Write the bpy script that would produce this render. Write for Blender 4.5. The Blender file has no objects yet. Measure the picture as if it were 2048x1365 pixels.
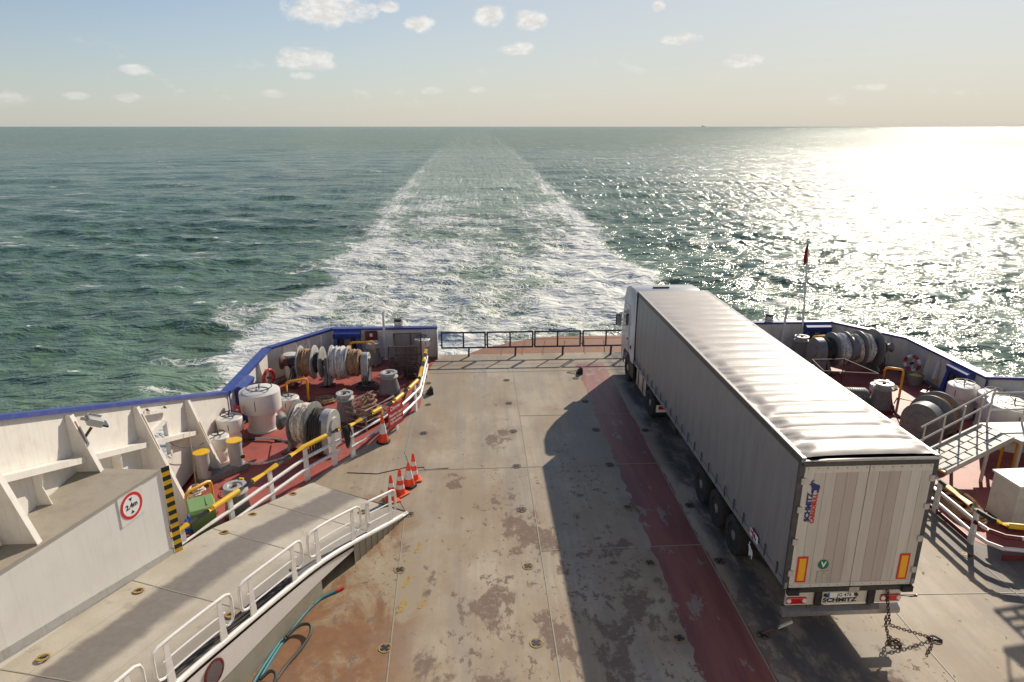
import bpy, bmesh, math, random
import numpy as np
from mathutils import Vector, Matrix
random.seed(7); RNG = np.random.default_rng(11)
S = bpy.context.scene
COL = S.collection
R = math.radians

# ---------------------------------------------------------------- camera
F_PX, CX, CY, VPX, VPY, CAM_H = 1365.0, 1024.0, 682.5, 950.0, 253.0, 9.82
pitch = math.atan((CY - VPY) / F_PX)
fw = Vector((VPX - CX, VPY - CY, F_PX)).normalized()            # ship's aft direction in camera axes
up = Vector((0, -math.cos(pitch), -math.sin(pitch)))
rt = fw.cross(up)
if rt.x < 0: rt = -rt
RW = Matrix((rt, fw, up))                                       # rows: world axes in camera axes
cx_, cy_, cz_ = RW.col[0], RW.col[1], RW.col[2]
cam = bpy.data.cameras.new('camera'); camo = bpy.data.objects.new('camera', cam); COL.objects.link(camo)
M = Matrix((( cx_[0], -cy_[0], -cz_[0], 0), (cx_[1], -cy_[1], -cz_[1], 0), (cx_[2], -cy_[2], -cz_[2], CAM_H), (0, 0, 0, 1)))
camo.matrix_world = M
cam.sensor_width = 36; cam.lens = F_PX / 2048 * 36; cam.clip_end = 60000; cam.clip_start = 0.2
S.camera = camo

# ---------------------------------------------------------------- sky and sun
SUN_EL, SUN_AZ = R(29.4), R(34.6)                               # azimuth from +Y (aft) towards +X
sun = bpy.data.lights.new('sun', 'SUN'); suno = bpy.data.objects.new('sun', sun); COL.objects.link(suno)
sun.energy = 4.3; sun.angle = R(0.53); sun.color = (1, .89, .73)
sd = Vector((math.sin(SUN_AZ) * math.cos(SUN_EL), math.cos(SUN_AZ) * math.cos(SUN_EL), math.sin(SUN_EL)))
suno.rotation_euler = (-sd).to_track_quat('-Z', 'Y').to_euler()
suno.location = (10, 10, 40)

class NT:
    """tiny node-tree helper"""
    def __init__(s, tree): s.t = tree; s.n = tree.nodes; s.l = tree.links
    def add(s, typ, **kw):
        nd = s.n.new(typ)
        ins = kw.pop('ins', {})
        for k, v in kw.items(): setattr(nd, k, v)
        for k, v in ins.items(): s.set(nd, k, v)
        return nd
    def set(s, nd, k, v):
        sock = nd.inputs[k]
        if hasattr(v, 'is_linked') or isinstance(v, bpy.types.NodeSocket): s.l.new(v, sock)
        else:
            if sock.type == 'RGBA' and len(v) == 3: v = (*v, 1)
            sock.default_value = v
    def math(s, op, a, b=None, c=None, clamp=False):
        nd = s.n.new('ShaderNodeMath'); nd.operation = op; nd.use_clamp = clamp
        for i, v in enumerate((a, b, c)):
            if v is not None: s.set(nd, i, v)
        return nd.outputs[0]
    def mix(s, fac, a, b, mode='MIX'):
        nd = s.n.new('ShaderNodeMix'); nd.data_type = 'RGBA'; nd.blend_type = mode
        s.set(nd, 0, fac); s.set(nd, 6, a); s.set(nd, 7, b)
        return nd.outputs[2]
    def step(s, v, lo, hi, smooth=True):
        nd = s.n.new('ShaderNodeMapRange'); nd.interpolation_type = 'SMOOTHSTEP' if smooth else 'LINEAR'
        s.set(nd, 0, v); s.set(nd, 1, lo); s.set(nd, 2, hi)
        return nd.outputs[0]
    def noise(s, vec, scale, detail=4, rough=.55, dist=0.0, dim='3D'):
        nd = s.n.new('ShaderNodeTexNoise'); nd.noise_dimensions = dim
        s.set(nd, 'Vector', vec); s.set(nd, 'Scale', scale); s.set(nd, 'Detail', detail); s.set(nd, 'Roughness', rough); s.set(nd, 'Distortion', dist)
        return nd.outputs['Fac']
    def scalev(s, vec, sc, loc=(0, 0, 0), rot=(0, 0, 0)):
        nd = s.n.new('ShaderNodeMapping'); s.set(nd, 'Vector', vec); s.set(nd, 'Scale', sc); s.set(nd, 'Location', loc); s.set(nd, 'Rotation', rot)
        return nd.outputs[0]

W = bpy.data.worlds.new('World'); S.world = W; W.use_nodes = True
nt = NT(W.node_tree); nt.n.clear()
sky = nt.add('ShaderNodeTexSky', sky_type='NISHITA', sun_disc=False, sun_elevation=SUN_EL, sun_rotation=SUN_AZ, altitude=10, air_density=1.0, dust_density=.35, ozone_density=1.0)
tc = nt.add('ShaderNodeTexCoord').outputs['Generated']
sep = nt.add('ShaderNodeSeparateXYZ', ins={0: tc})
az = nt.math('ARCTAN2', sep.outputs[0], sep.outputs[1])
el = nt.math('ARCSINE', sep.outputs[2])
hz = nt.math('ADD', nt.math('ABSOLUTE', el), .0)
base = nt.mix(1.0, sky.outputs[0], (.67, .73, .82), 'MULTIPLY')
# warm sea haze low over the horizon, all the way round
sdot = nt.add('ShaderNodeVectorMath', operation='DOT_PRODUCT', ins={0: tc, 1: tuple(sd)}).outputs['Value']
hazeF = nt.math('MULTIPLY', nt.math('POWER', 2.718, nt.math('MULTIPLY', hz, nt.math('ADD', -8.0, nt.math('MULTIPLY', nt.step(sdot, .45, .97), 5.6)))), nt.math('ADD', .74, nt.math('MULTIPLY', nt.step(sdot, .3, .95), .22)))
base = nt.mix(hazeF, base, nt.mix(nt.step(sdot, .35, .9), (4.5, 4.5, 4.35), (5.0, 4.75, 4.25)))
# cumulus: (azimuth, elevation, half width, half height) in degrees
CL = [(-10.7, 8.19, 3.42, 1.16), (-6.3, 8.58, 0.82, 0.50), (-4.1, 7.41, 1.21, 0.62), (1.3, 8.01, 1.35, .85), (4.3, 7.74, 1.35, .75), (3.4, 5.71, 1.47, 0.50), (-12.6, 4.75, 2.10, 0.90), (-13.0, 3.63, 1.01, 0.35), (-24.3, 3.74, 1.11, 0.42), (-28.1, 1.97, 0.87, 0.29), (-25.0, 1.93, 1.08, 0.33), (-15.3, 2.32, 1.00, 0.35), (-8.9, 2.50, 0.76, 0.25), (-3.4, 2.65, 0.97, 0.33), (0.2, 2.74, 0.71, 0.30), (15.5, 6.27, 1.77, 0.45), (20.5, 4.60, 1.49, 0.52), (29.2, 2.63, 1.20, 0.27), (14.0, 8.54, 0.55, 0.40)]
best = None
for a0, e0, w0, h0 in CL:
    da = nt.math('MULTIPLY', nt.math('SUBTRACT', az, R(a0)), 1 / R(w0))
    de = nt.math('MULTIPLY', nt.math('SUBTRACT', el, R(e0)), 1 / R(h0))
    rr = nt.math('ADD', nt.math('MULTIPLY', da, da), nt.math('MULTIPLY', de, de))
    b = nt.math('SUBTRACT', 1.0, rr)
    best = b if best is None else nt.math('MAXIMUM', best, b)
best = nt.math('MULTIPLY', nt.math('ADD', nt.math('MAXIMUM', best, -1.0), .10), 2.1)
cv = nt.add('ShaderNodeCombineXYZ', ins={0: nt.math('MULTIPLY', az, 1.0), 1: nt.math('MULTIPLY', el, 1.7), 2: 0.0}).outputs[0]
cn = nt.noise(cv, 34, 7, .62, .3)
cden = nt.math('ADD', best, nt.math('MULTIPLY', nt.math('SUBTRACT', cn, .55), 6.5))
cmask = nt.step(cden, -.5, 1.7)
# faint scattered puffs along the whole horizon
pn = nt.noise(cv, 11, 7, .6, .2)
pf = nt.math('MULTIPLY', nt.step(pn, .57, .70), nt.math('MULTIPLY', nt.step(el, .015, .035), nt.step(el, .13, .05)))
cmask = nt.math('MAXIMUM', nt.math('MULTIPLY', cmask, nt.math('ADD', .34, nt.math('MULTIPLY', nt.step(el, .03, .10), .54))), nt.math('MULTIPLY', pf, .42))
shade = nt.noise(cv, 60, 4, .6)
ccol = nt.mix(nt.step(shade, .35, .65), (5.9, 5.75, 5.5), (7.4, 7.2, 6.8))
base = nt.mix(cmask, base, ccol)
bg = nt.add('ShaderNodeBackground', ins={'Color': base, 'Strength': .105})
nt.l.new(bg.outputs[0], nt.add('ShaderNodeOutputWorld').inputs[0])
S.view_settings.view_transform = 'Standard'; S.view_settings.look = 'None'
S.view_settings.exposure = 0.25; S.view_settings.gamma = 1.0
S.cycles.use_denoising = True
S.cycles.max_bounces = 6; S.cycles.caustics_reflective = False; S.cycles.caustics_refractive = False

# ---------------------------------------------------------------- materials
def pmat(name, col, rough=.5, metal=0.0, var=.15, scale=2.0, rust=0.0, rustcol=(.16, .07, .035), bump=0.0, bscale=30, streak=0.0, dirt=0.0, dirtcol=(.13, .11, .09), spec=.5):
    m = bpy.data.materials.new(name); m.use_nodes = True; t = NT(m.node_tree); t.n.clear()
    o = t.add('ShaderNodeTexCoord').outputs['Object']
    n1 = t.noise(o, scale, 5, .6)
    k = t.math('ADD', 1 - var, t.math('MULTIPLY', n1, 2 * var))
    c = t.mix(1.0, col, t.add('ShaderNodeCombineColor', ins={0: k, 1: k, 2: k}).outputs[0], 'MULTIPLY')
    if streak:
        ns = t.noise(t.scalev(o, (9, 9, .5)), 1.6, 5, .6)
        c = t.mix(t.math('MULTIPLY', t.step(ns, .48, .75), streak), c, dirtcol)
    if dirt:
        nd = t.noise(o, scale * 2.3, 7, .65)
        c = t.mix(t.math('MULTIPLY', t.step(nd, .45, .72), dirt), c, dirtcol)
    rg = rough
    if rust:
        nr = t.noise(o, scale * 1.7, 9, .7, .4)
        rm = t.step(nr, .74 - .25 * rust, .79 - .25 * rust)
        c = t.mix(rm, c, t.mix(t.noise(o, scale * 9, 3), rustcol, tuple(min(1, x * 2.2) for x in rustcol)))
        rg = t.math('ADD', rough, t.math('MULTIPLY', rm, .85 - rough))
    else:
        rg = t.math('ADD', rough * .85, t.math('MULTIPLY', n1, rough * .3))
    p = t.add('ShaderNodeBsdfPrincipled', ins={'Base Color': c, 'Roughness': rg, 'Metallic': metal, 'Specular IOR Level': spec})
    if bump:
        b = t.add('ShaderNodeBump', ins={'Strength': bump, 'Distance': .02, 'Height': t.noise(o, bscale, 4, .6)})
        t.l.new(b.outputs[0], p.inputs['Normal'])
    t.l.new(p.outputs[0], t.add('ShaderNodeOutputMaterial').inputs[0])
    return m

MT = {}
def mk(key, *a, **k): MT[key] = pmat(key, *a, **k)
mk('white', (.72, .69, .64), .45, var=.08, streak=.3, dirt=.25, dirtcol=(.44, .36, .27), scale=1.2, rust=.22, rustcol=(.22, .1, .04), bump=.35, bscale=2.2)
mk('white_clean', (.73, .71, .67), .42, var=.06, streak=.16, dirt=.12, dirtcol=(.46, .4, .33), scale=.9, bump=.3, bscale=1.6)
mk('white_pipe', (.76, .74, .71), .38, var=.07, dirt=.22, dirtcol=(.36, .28, .2), scale=3, rust=.2)
mk('blue', (.035, .06, .26), .35, var=.2, scale=2, dirt=.18, dirtcol=(.3, .3, .36), rust=.12)
mk('socket_cup', (.16, .12, .085), .7, var=.4, scale=12)
mk('red_deck', (.40, .105, .085), .56, var=.35, scale=.8, dirt=.75, dirtcol=(.2, .065, .06), rust=.42, rustcol=(.13, .085, .07), bump=.15, bscale=14, spec=.3)
mk('red_paint', (.42, .035, .03), .4, var=.12, dirt=.2, scale=3)
mk('maroon', (.16, .018, .022), .5, var=.2, dirt=.3, scale=2)
mk('grey', (.21, .21, .205), .5, var=.25, streak=.4, dirt=.5, dirtcol=(.1, .085, .07), scale=2.4, rust=.16)
mk('grey_light', (.42, .42, .4), .45, var=.12, streak=.3, dirt=.25, dirtcol=(.17, .13, .1), scale=2, rust=.2)
mk('drum_grey', (.42, .41, .39), .5, var=.25, dirt=.65, dirtcol=(.18, .14, .11), scale=2.4, rust=.25)
mk('dark', (.035, .033, .034), .5, var=.3, dirt=.3, dirtcol=(.1, .07, .05), scale=5)
mk('black', (.018, .018, .019), .55, var=.2, scale=4)
mk('rubber', (.022, .021, .022), .8, var=.3, dirt=.3, dirtcol=(.09, .08, .07), scale=5)
mk('rusty', (.13, .06, .04), .75, var=.35, dirt=.5, dirtcol=(.05, .03, .03), scale=5, bump=.3)
mk('rusty_frame', (.12, .06, .055), .7, var=.3, dirt=.45, dirtcol=(.06, .035, .035), scale=6)
mk('socket_yellow', (.42, .27, .05), .6, var=.3, scale=9, dirt=.9, dirtcol=(.2, .13, .08), rust=.75, rustcol=(.12, .07, .045))
mk('navy', (.012, .016, .05), .4, var=.2, scale=3)
mk('yellow', (.82, .49, .02), .45, var=.1, dirt=.12, dirtcol=(.3, .17, .03), scale=5, rust=.1)
mk('hoop_yellow', (.8, .38, .02), .4, var=.1, dirt=.25, dirtcol=(.35, .13, .03), scale=5, rust=.15)
mk('rope_light', (.78, .71, .6), .9, var=.5, scale=9, dirt=.9, dirtcol=(.16, .1, .07), bump=1.0, bscale=45)
mk('crate_rust', (.30, .2, .185), .65, var=.3, dirt=.4, dirtcol=(.12, .06, .05), scale=6)
mk('rope_brown', (.44, .27, .145), .9, var=.5, scale=8, dirt=.9, dirtcol=(.08, .05, .035), bump=1.0, bscale=45)
mk('rope_grey', (.72, .7, .66), .9, var=.5, scale=9, dirt=.9, dirtcol=(.15, .12, .1), bump=1.0, bscale=45)
mk('rope_dark', (.06, .05, .045), .9, var=.4, scale=14, bump=1.0, bscale=45)
mk('cone_orange', (.85, .07, .02), .5, var=.1, dirt=.2, scale=7)
mk('cone_base', (.75, .13, .03), .55, var=.15, dirt=.2, scale=7)
mk('cone_white', (.72, .71, .69), .5, var=.08, dirt=.2, dirtcol=(.4, .36, .32), scale=8)
mk('sign_red', (.55, .015, .02), .4, var=.08, scale=2, dirt=.1)
mk('sign_white', (.8, .8, .78), .4, var=.03)
mk('sign_ring', (.6, .02, .03), .4, var=.06)
mk('green_bin', (.10, .19, .05), .45, var=.12, dirt=.2, scale=3)
mk('green_bin_lid', (.19, .33, .12), .45, var=.1, dirt=.25, dirtcol=(.3, .34, .22), scale=3)
mk('hose_teal', (.035, .2, .23), .5, var=.15, dirt=.25, scale=6)
mk('hose_black', (.06, .055, .05), .6, var=.2, scale=6)
mk('steel', (.5, .49, .47), .35, metal=.8, var=.15, dirt=.25, scale=6)
mk('chain', (.11, .06, .045), .65, metal=.3, var=.4, scale=18, dirt=.4)
mk('flap_rust', (.27, .12, .06), .75, var=.35, scale=1.6, dirt=.5, dirtcol=(.16, .05, .03), bump=.25)
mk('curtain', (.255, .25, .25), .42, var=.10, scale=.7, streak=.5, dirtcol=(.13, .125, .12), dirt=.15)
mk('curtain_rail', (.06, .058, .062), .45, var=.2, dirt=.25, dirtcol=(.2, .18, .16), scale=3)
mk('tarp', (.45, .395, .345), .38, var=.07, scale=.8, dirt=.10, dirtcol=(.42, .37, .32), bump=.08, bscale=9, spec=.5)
for i, cdoor in enumerate(((.60, .56, .50), (.54, .49, .44), (.47, .41, .365), (.45, .385, .345))):
    mk('door_%d' % i, cdoor, .45, var=.06, scale=1.4, streak=.28, dirtcol=(.27, .22, .19))
mk('door_frame', (.50, .46, .41), .4, var=.1, dirt=.2, scale=4)
mk('cab_white', (.54, .55, .56), .25, var=.03, scale=1, spec=.6)
mk('glass', (.02, .025, .03), .06, var=.05, spec=.8)
mk('tail_red', (.5, .01, .015), .2, var=.3, scale=25, spec=.8)
mk('lens_white', (.75, .7, .66), .2, var=.1, scale=20)
mk('hazard_yellow', (.85, .42, .02), .4, var=.06)
mk('hazard_red', (.62, .03, .02), .4, var=.06)
mk('logo_blue', (.02, .025, .16), .4, var=.05)
mk('logo_red', (.55, .02, .03), .4, var=.05)
mk('logo_green', (.0, .17, .09), .4, var=.05)
mk('ink', (.015, .015, .017), .5, var=.05)
mk('plate_blue', (.02, .12, .5), .4, var=.05)
mk('ring_red', (.52, .04, .025), .5, var=.12, scale=5)
mk('flag_red', (.35, .01, .015), .8, var=.15, scale=3)
mk('flag_dark', (.02, .02, .05), .8, var=.15, scale=3)
mk('roof_beige', (.36, .315, .25), .75, var=.14, scale=.8, dirt=.45, dirtcol=(.22, .185, .145), bump=.25, bscale=10)
mk('coaming', (.33, .31, .25), .6, var=.15, scale=1.1, dirt=.4, dirtcol=(.2, .17, .11), rust=.22, rustcol=(.2, .09, .04))
mk('concrete', (.5, .48, .45), .7, var=.12, scale=1.5, dirt=.3)
mk('net', (.045, .035, .033), .8, var=.3, scale=10)
mk('hull', (.03, .05, .2), .4, var=.1, scale=.4)
mk('far_ship', (.9, .88, .84), .8, var=.1)  # pale colour stands in for haze over the distance
mk('bluehose', (.03, .1, .42), .5, var=.15)
mk('platform_white', (.62, .59, .53), .5, var=.1, dirt=.3, dirtcol=(.33, .27, .2), scale=2.5, rust=.15)

# ---------------------------------------------------------------- mesh helpers
def frame_of(d):
    d = Vector(d).normalized()
    a = Vector((0, 0, 1)) if abs(d.z) < .9 else Vector((1, 0, 0))
    x = d.cross(a).normalized(); y = x.cross(d).normalized()     # x, y span the section
    return x, y, d

def chain_matrix(o):
    m = o.matrix_basis.copy()
    while o.parent is not None: o = o.parent; m = o.matrix_basis @ m
    return m

class MB:
    def __init__(s): s.v = []; s.f = []; s.mi = []
    def _add(s, vs, fs):
        o = len(s.v); s.v += [tuple(p) for p in vs]; s.f += [tuple(i + o for i in f) for f in fs]; return s
    def box(s, c, d, rz=0.0, ax=None):
        hx, hy, hz = d[0] / 2, d[1] / 2, d[2] / 2
        m = Matrix.Rotation(rz, 3, 'Z') if ax is None else ax
        vs = [Vector(c) + m @ Vector((x, y, z)) for z in (-hz, hz) for y in (-hy, hy) for x in (-hx, hx)]
        return s._add(vs, [(0, 2, 3, 1), (4, 5, 7, 6), (0, 1, 5, 4), (2, 6, 7, 3), (0, 4, 6, 2), (1, 3, 7, 5)])
    def bar(s, p0, p1, w, h):
        """box along p0-p1: w sideways, h up"""
        p0, p1 = Vector(p0), Vector(p1); x, y, d = frame_of(p1 - p0); vs = []
        for p in (p0, p1):
            for a, b in ((-1, -1), (1, -1), (1, 1), (-1, 1)): vs.append(p + x * a * w / 2 + y * b * h / 2)
        return s._add(vs, [(0, 1, 2, 3), (7, 6, 5, 4), (0, 4, 5, 1), (1, 5, 6, 2), (2, 6, 7, 3), (3, 7, 4, 0)])
    def cyl(s, p0, p1, r0, r1=None, n=14, caps=True):
        r1 = r0 if r1 is None else r1; p0, p1 = Vector(p0), Vector(p1); x, y, d = frame_of(p1 - p0); vs = []
        for p, r in ((p0, r0), (p1, r1)):
            for i in range(n):
                a = 2 * math.pi * i / n; vs.append(p + x * math.cos(a) * r + y * math.sin(a) * r)
        fs = [(i, (i + 1) % n, n + (i + 1) % n, n + i) for i in range(n)]
        if caps: fs += [tuple(range(n))[::-1], tuple(range(n, 2 * n))]
        return s._add(vs, fs)
    def tube(s, pts, r, n=8, closed=False, caps=True):
        pts = [Vector(p) for p in pts]; m = len(pts); vs = []; px = None
        for i, p in enumerate(pts):
            if closed: d = pts[(i + 1) % m] - pts[i - 1]
            else: d = pts[min(i + 1, m - 1)] - pts[max(i - 1, 0)]
            d.normalize()
            if px is None: x, y, _ = frame_of(d)
            else:
                x = (px - d * px.dot(d)).normalized(); y = d.cross(x)
            px = x
            for k in range(n):
                a = 2 * math.pi * k / n; vs.append(p + x * math.cos(a) * r + y * math.sin(a) * r)
        fs = []
        for i in range(m if closed else m - 1):
            j = (i + 1) % m
            for k in range(n): fs.append((i * n + k, i * n + (k + 1) % n, j * n + (k + 1) % n, j * n + k))
        if not closed and caps: fs += [tuple(range(n))[::-1], tuple(range((m - 1) * n, m * n))]
        return s._add(vs, fs)
    def lathe(s, prof, c=(0, 0, 0), axis=(0, 0, 1), n=24, caps=True):
        x, y, d = frame_of(axis); c = Vector(c); vs = []; m = len(prof)
        for r, z in prof:
            for i in range(n):
                a = 2 * math.pi * i / n; vs.append(c + d * z + (x * math.cos(a) + y * math.sin(a)) * r)
        fs = [(j * n + i, j * n + (i + 1) % n, (j + 1) * n + (i + 1) % n, (j + 1) * n + i) for j in range(m - 1) for i in range(n)]
        if caps: fs += [tuple(range(n))[::-1], tuple(range((m - 1) * n, m * n))]
        return s._add(vs, fs)
    def torus(s, c, Rr, r, axis=(0, 0, 1), n=24, k=8):
        x, y, d = frame_of(axis); c = Vector(c)
        return s.tube([c + (x * math.cos(2 * math.pi * i / n) + y * math.sin(2 * math.pi * i / n)) * Rr for i in range(n)], r, k, closed=True)
    def prism(s, pts, ext):
        n = len(pts); e = Vector(ext); vs = [Vector(p) for p in pts] + [Vector(p) + e for p in pts]
        fs = [tuple(range(n))[::-1], tuple(range(n, 2 * n))] + [(i, (i + 1) % n, n + (i + 1) % n, n + i) for i in range(n)]
        return s._add(vs, fs)
    def sheet(s, pts): return s._add(pts, [tuple(range(len(pts)))])
    def strip(s, A, B):
        n = len(A); return s._add(list(A) + list(B), [(i, i + 1, n + i + 1, n + i) for i in range(n - 1)])
    def hexa(s, p): return s._add(p, [(3, 2, 1, 0), (4, 5, 6, 7), (0, 1, 5, 4), (1, 2, 6, 5), (2, 3, 7, 6), (3, 0, 4, 7)])
    def mesh(s, name, smooth=32):
        me = bpy.data.meshes.new(name); me.from_pydata(s.v, [], s.f)
        bm = bmesh.new(); bm.from_mesh(me); bmesh.ops.recalc_face_normals(bm, faces=bm.faces); bm.to_mesh(me); bm.free()
        if smooth:
            me.shade_smooth(); me.set_sharp_from_angle(angle=R(smooth))
        return me
    def build(s, name, mat, parent=None, world=False, smooth=32, label=None, bevel=0):
        """parts are given in the thing's local frame; world=True: in scene coordinates"""
        if world and parent is not None:
            inv = chain_matrix(parent).inverted()
            s.v = [tuple(inv @ Vector(p)) for p in s.v]
        me = s.mesh(name, smooth); me.materials.append(MT[mat] if isinstance(mat, str) else mat)
        o = bpy.data.objects.new(name, me); COL.objects.link(o)
        if parent is not None: o.parent = parent
        if label: o['label'] = label
        if bevel:
            b = o.modifiers.new('bevel', 'BEVEL'); b.width = bevel; b.segments = 2; b.limit_method = 'ANGLE'; b.angle_limit = R(40)
        return o

def tag(o, label, cat, group=None):
    o['label'] = label; o['category'] = cat
    if group: o['group'] = group
    return o
def thing(name, label, cat, loc=(0, 0, 0), rz=0.0, group=None):
    o = bpy.data.objects.new(name, None); COL.objects.link(o); o.empty_display_size = .2
    o.location = loc; o.rotation_euler = (0, 0, rz); o.matrix_basis = Matrix.Translation(loc) @ Matrix.Rotation(rz, 4, 'Z')
    return tag(o, label, cat, group)
def struct(o): o['kind'] = 'structure'; return o
def dup(root, loc, rz, label):
    r = root.copy(); COL.objects.link(r); r.matrix_basis = Matrix.Translation(loc) @ Matrix.Rotation(rz, 4, 'Z'); r['label'] = label
    for ch in list(root.children):
        c = ch.copy(); COL.objects.link(c); c.parent = r
        for g in ch.children:
            d = g.copy(); COL.objects.link(d); d.parent = c
    return r
def arc_pts(c, r, a0, a1, n, plane='xz'):
    out = []
    for i in range(n + 1):
        a = a0 + (a1 - a0) * i / n; u, w = math.cos(a) * r, math.sin(a) * r
        out.append((c[0] + u, c[1], c[2] + w) if plane == 'xz' else (c[0] + u, c[1] + w, c[2]) if plane == 'xy' else (c[0], c[1] + u, c[2] + w))
    return out
def spline(pts, n=8):
    P = [np.array(p, float) for p in pts]; P = [2 * P[0] - P[1]] + P + [2 * P[-1] - P[-2]]; out = []
    for i in range(1, len(P) - 2):
        for k in range(n):
            t = k / n; a, b, c, d = P[i - 1], P[i], P[i + 1], P[i + 2]
            out.append(tuple(.5 * (2 * b + (c - a) * t + (2 * a - 5 * b + 4 * c - d) * t * t + (3 * b - a - 3 * c + d) * t ** 3)))
    out.append(tuple(P[-2])); return out
def text(body, size, mat, parent, mtx, name='lettering', xs=1.0, bold=0.0, align='CENTER'):
    cu = bpy.data.curves.new(name, 'FONT'); cu.body = body; cu.size = size; cu.align_x = align; cu.align_y = 'CENTER'; cu.offset = bold; cu.extrude = .0015; cu.space_line = .95; cu.resolution_u = 3
    to = bpy.data.objects.new(name, cu); COL.objects.link(to)
    bpy.context.view_layer.update()
    me = bpy.data.meshes.new_from_object(to.evaluated_get(bpy.context.evaluated_depsgraph_get()))
    bpy.data.objects.remove(to); me.materials.clear(); me.materials.append(MT[mat])
    mm = mtx @ Matrix.Diagonal((xs, 1, 1, 1))
    inv = chain_matrix(parent).inverted()
    me.transform(inv @ mm)
    o = bpy.data.objects.new(name, me); COL.objects.link(o); o.parent = parent
    return o
def facing(origin, right, upv):
    """matrix placing text at origin, reading along right, standing along upv"""
    r_ = Vector(right).normalized(); u_ = Vector(upv).normalized(); n_ = r_.cross(u_)
    return Matrix(((r_.x, u_.x, n_.x, origin[0]), (r_.y, u_.y, n_.y, origin[1]), (r_.z, u_.z, n_.z, origin[2]), (0, 0, 0, 1)))

# ================================================================ SEA
SEA_Z = -4.2
def grow(start, dense_to, d, ratio, end):
    out = [start]
    while out[-1] < dense_to: out.append(out[-1] + d)
    st = d
    while out[-1] < end: st *= ratio; out.append(out[-1] + st)
    return out
xs_r = grow(0, 45, .42, 1.035, 30000); XS = np.array([-x for x in xs_r[:0:-1]] + xs_r)
YS = np.array([-400., -150, -60, -25] + grow(-5, 24, 2.5, 1, 24)[:-1] + grow(24, 92, .36, 1.019, 30000))
GX, GY = np.meshgrid(XS, YS)
DX = np.maximum(np.gradient(XS)[None, :], 0) + 0 * GX; DY = np.gradient(YS)[:, None] + 0 * GX
wl_min = 2.6 * np.maximum(np.abs(DX) * .8, np.abs(DY))
# wake geometry
wy = [-400, 20, 40, 51, 57, 67, 82, 103, 140, 185, 270, 445, 655, 1236, 4200, 30000]
wl = np.interp(GY, wy, [-13, -13, -17, -16.8, -16.2, -15.8, -15.9, -16.3, -17.8, -19.3, -20.9, -24.7, -26.5, -39, -74, -300])
wr = np.interp(GY, wy, [21, 21, 19, 17.2, 16.2, 16, 16.8, 17.4, 18.8, 19.5, 21.8, 24.9, 28.3, 34.5, 73, 300])
def vnoise(X, Y, seed):
    """smooth value noise"""
    rg = np.random.default_rng(seed); T = rg.random((256, 256))
    xi = np.floor(X).astype(np.int64); yi = np.floor(Y).astype(np.int64); fx = X - xi; fy = Y - yi
    fx = fx * fx * (3 - 2 * fx); fy = fy * fy * (3 - 2 * fy)
    g = lambda a, b: T[a % 256, b % 256]
    return (g(xi, yi) * (1 - fx) + g(xi + 1, yi) * fx) * (1 - fy) + (g(xi, yi + 1) * (1 - fx) + g(xi + 1, yi + 1) * fx) * fy
def fbm(X, Y, seed, o=4):
    t = 0; a = 1; tot = 0
    for k in range(o): t = t + a * vnoise(X * 2 ** k + 17.3 * k, Y * 2 ** k + 5.1 * k, seed + k); tot += a; a *= .55
    return t / tot
wob = (fbm(GX * .0, GY / 9, 3) - .5) * 8 * np.clip(60 / np.maximum(GY, 30), .3, 1); wob2 = (fbm(GX * 0 + 9, GY / 9, 8) - .5) * 8 * np.clip(60 / np.maximum(GY, 30), .3, 1)
sc = np.clip(GY / 250, 1, 12)
inside = np.minimum(GX - wl + wob, wr - wob2 - GX) / sc                       # metres inside the wake, positive in
wake = np.clip(inside / 4 + .3, 0, 1); wake = wake * wake * (3 - 2 * wake)
fade = np.interp(GY, [0, 60, 120, 250, 500, 1200, 3500], [1, 1, .9, .66, .40, .16, 0])
edge = np.exp(-((inside - 1.6) / 2.6) ** 2) * np.interp(GY, [0, 90, 250, 700, 2500], [1, .95, .88, .85, .6])
# calm streaks between the two propeller streams
mid = np.interp(GY, [20, 60, 120, 400], [4.5, 4.0, 2.5, 1.5]) + (fbm(GX * 0 + 4, GY / 14, 21) - .5) * 4
core = np.exp(-((GX - mid) / np.interp(GY, [20, 60, 150, 500], [2.0, 3.0, 6, 12])) ** 2)
streams = np.exp(-((GX - mid + 8.5) / 5.0) ** 2) + np.exp(-((GX - mid - 7.5) / 4.6) ** 2)
big = fbm(GX / 7, GY / 9, 30)
foam = wake * fade * (np.interp(GY, [20, 70, 130, 250, 600], [.74, .66, .48, .30, .14]) + .12 * streams * np.interp(GY, [40, 130, 250], [1, .6, 0]) - .07 * core) + .42 * edge + wake * fade * (big - .5) * .95
# waves
H = np.zeros_like(GX); PX = np.zeros_like(GX); PY = np.zeros_like(GX); J = np.zeros_like(GX)
rg = np.random.default_rng(5)
for i in range(84):
    lam = 1.5 * (34 / 1.5) ** ((i + rg.random()) / 84)
    th = R(-100) + rg.normal() * R(24 + 22 * (lam < 5))
    kx, ky = math.cos(th) * 2 * math.pi / lam, math.sin(th) * 2 * math.pi / lam
    amp = .0068 * lam ** .92 * (1.2 if lam < 4 else 1.2 * (4 / lam) ** .55)
    att = np.clip((lam - wl_min) / np.maximum(wl_min * .6, 1e-6), 0, 1)
    ph = kx * GX + ky * GY + rg.random() * 6.283
    a = amp * att; cs, sn = np.cos(ph), np.sin(ph)
    H += a * cs; PX -= a * math.cos(th) * sn; PY -= a * math.sin(th) * sn; J += a * (2 * math.pi / lam) * cs
H = .50 * np.tanh(H / .50)
calm = 1 - wake * np.interp(GY, [20, 60, 200, 1500], [.35, .4, .62, .6])
gust = .75 + .5 * fbm(GX / 60, GY / 60, 77)
H *= calm * gust; PX *= calm * .45; PY *= calm * .45
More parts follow.
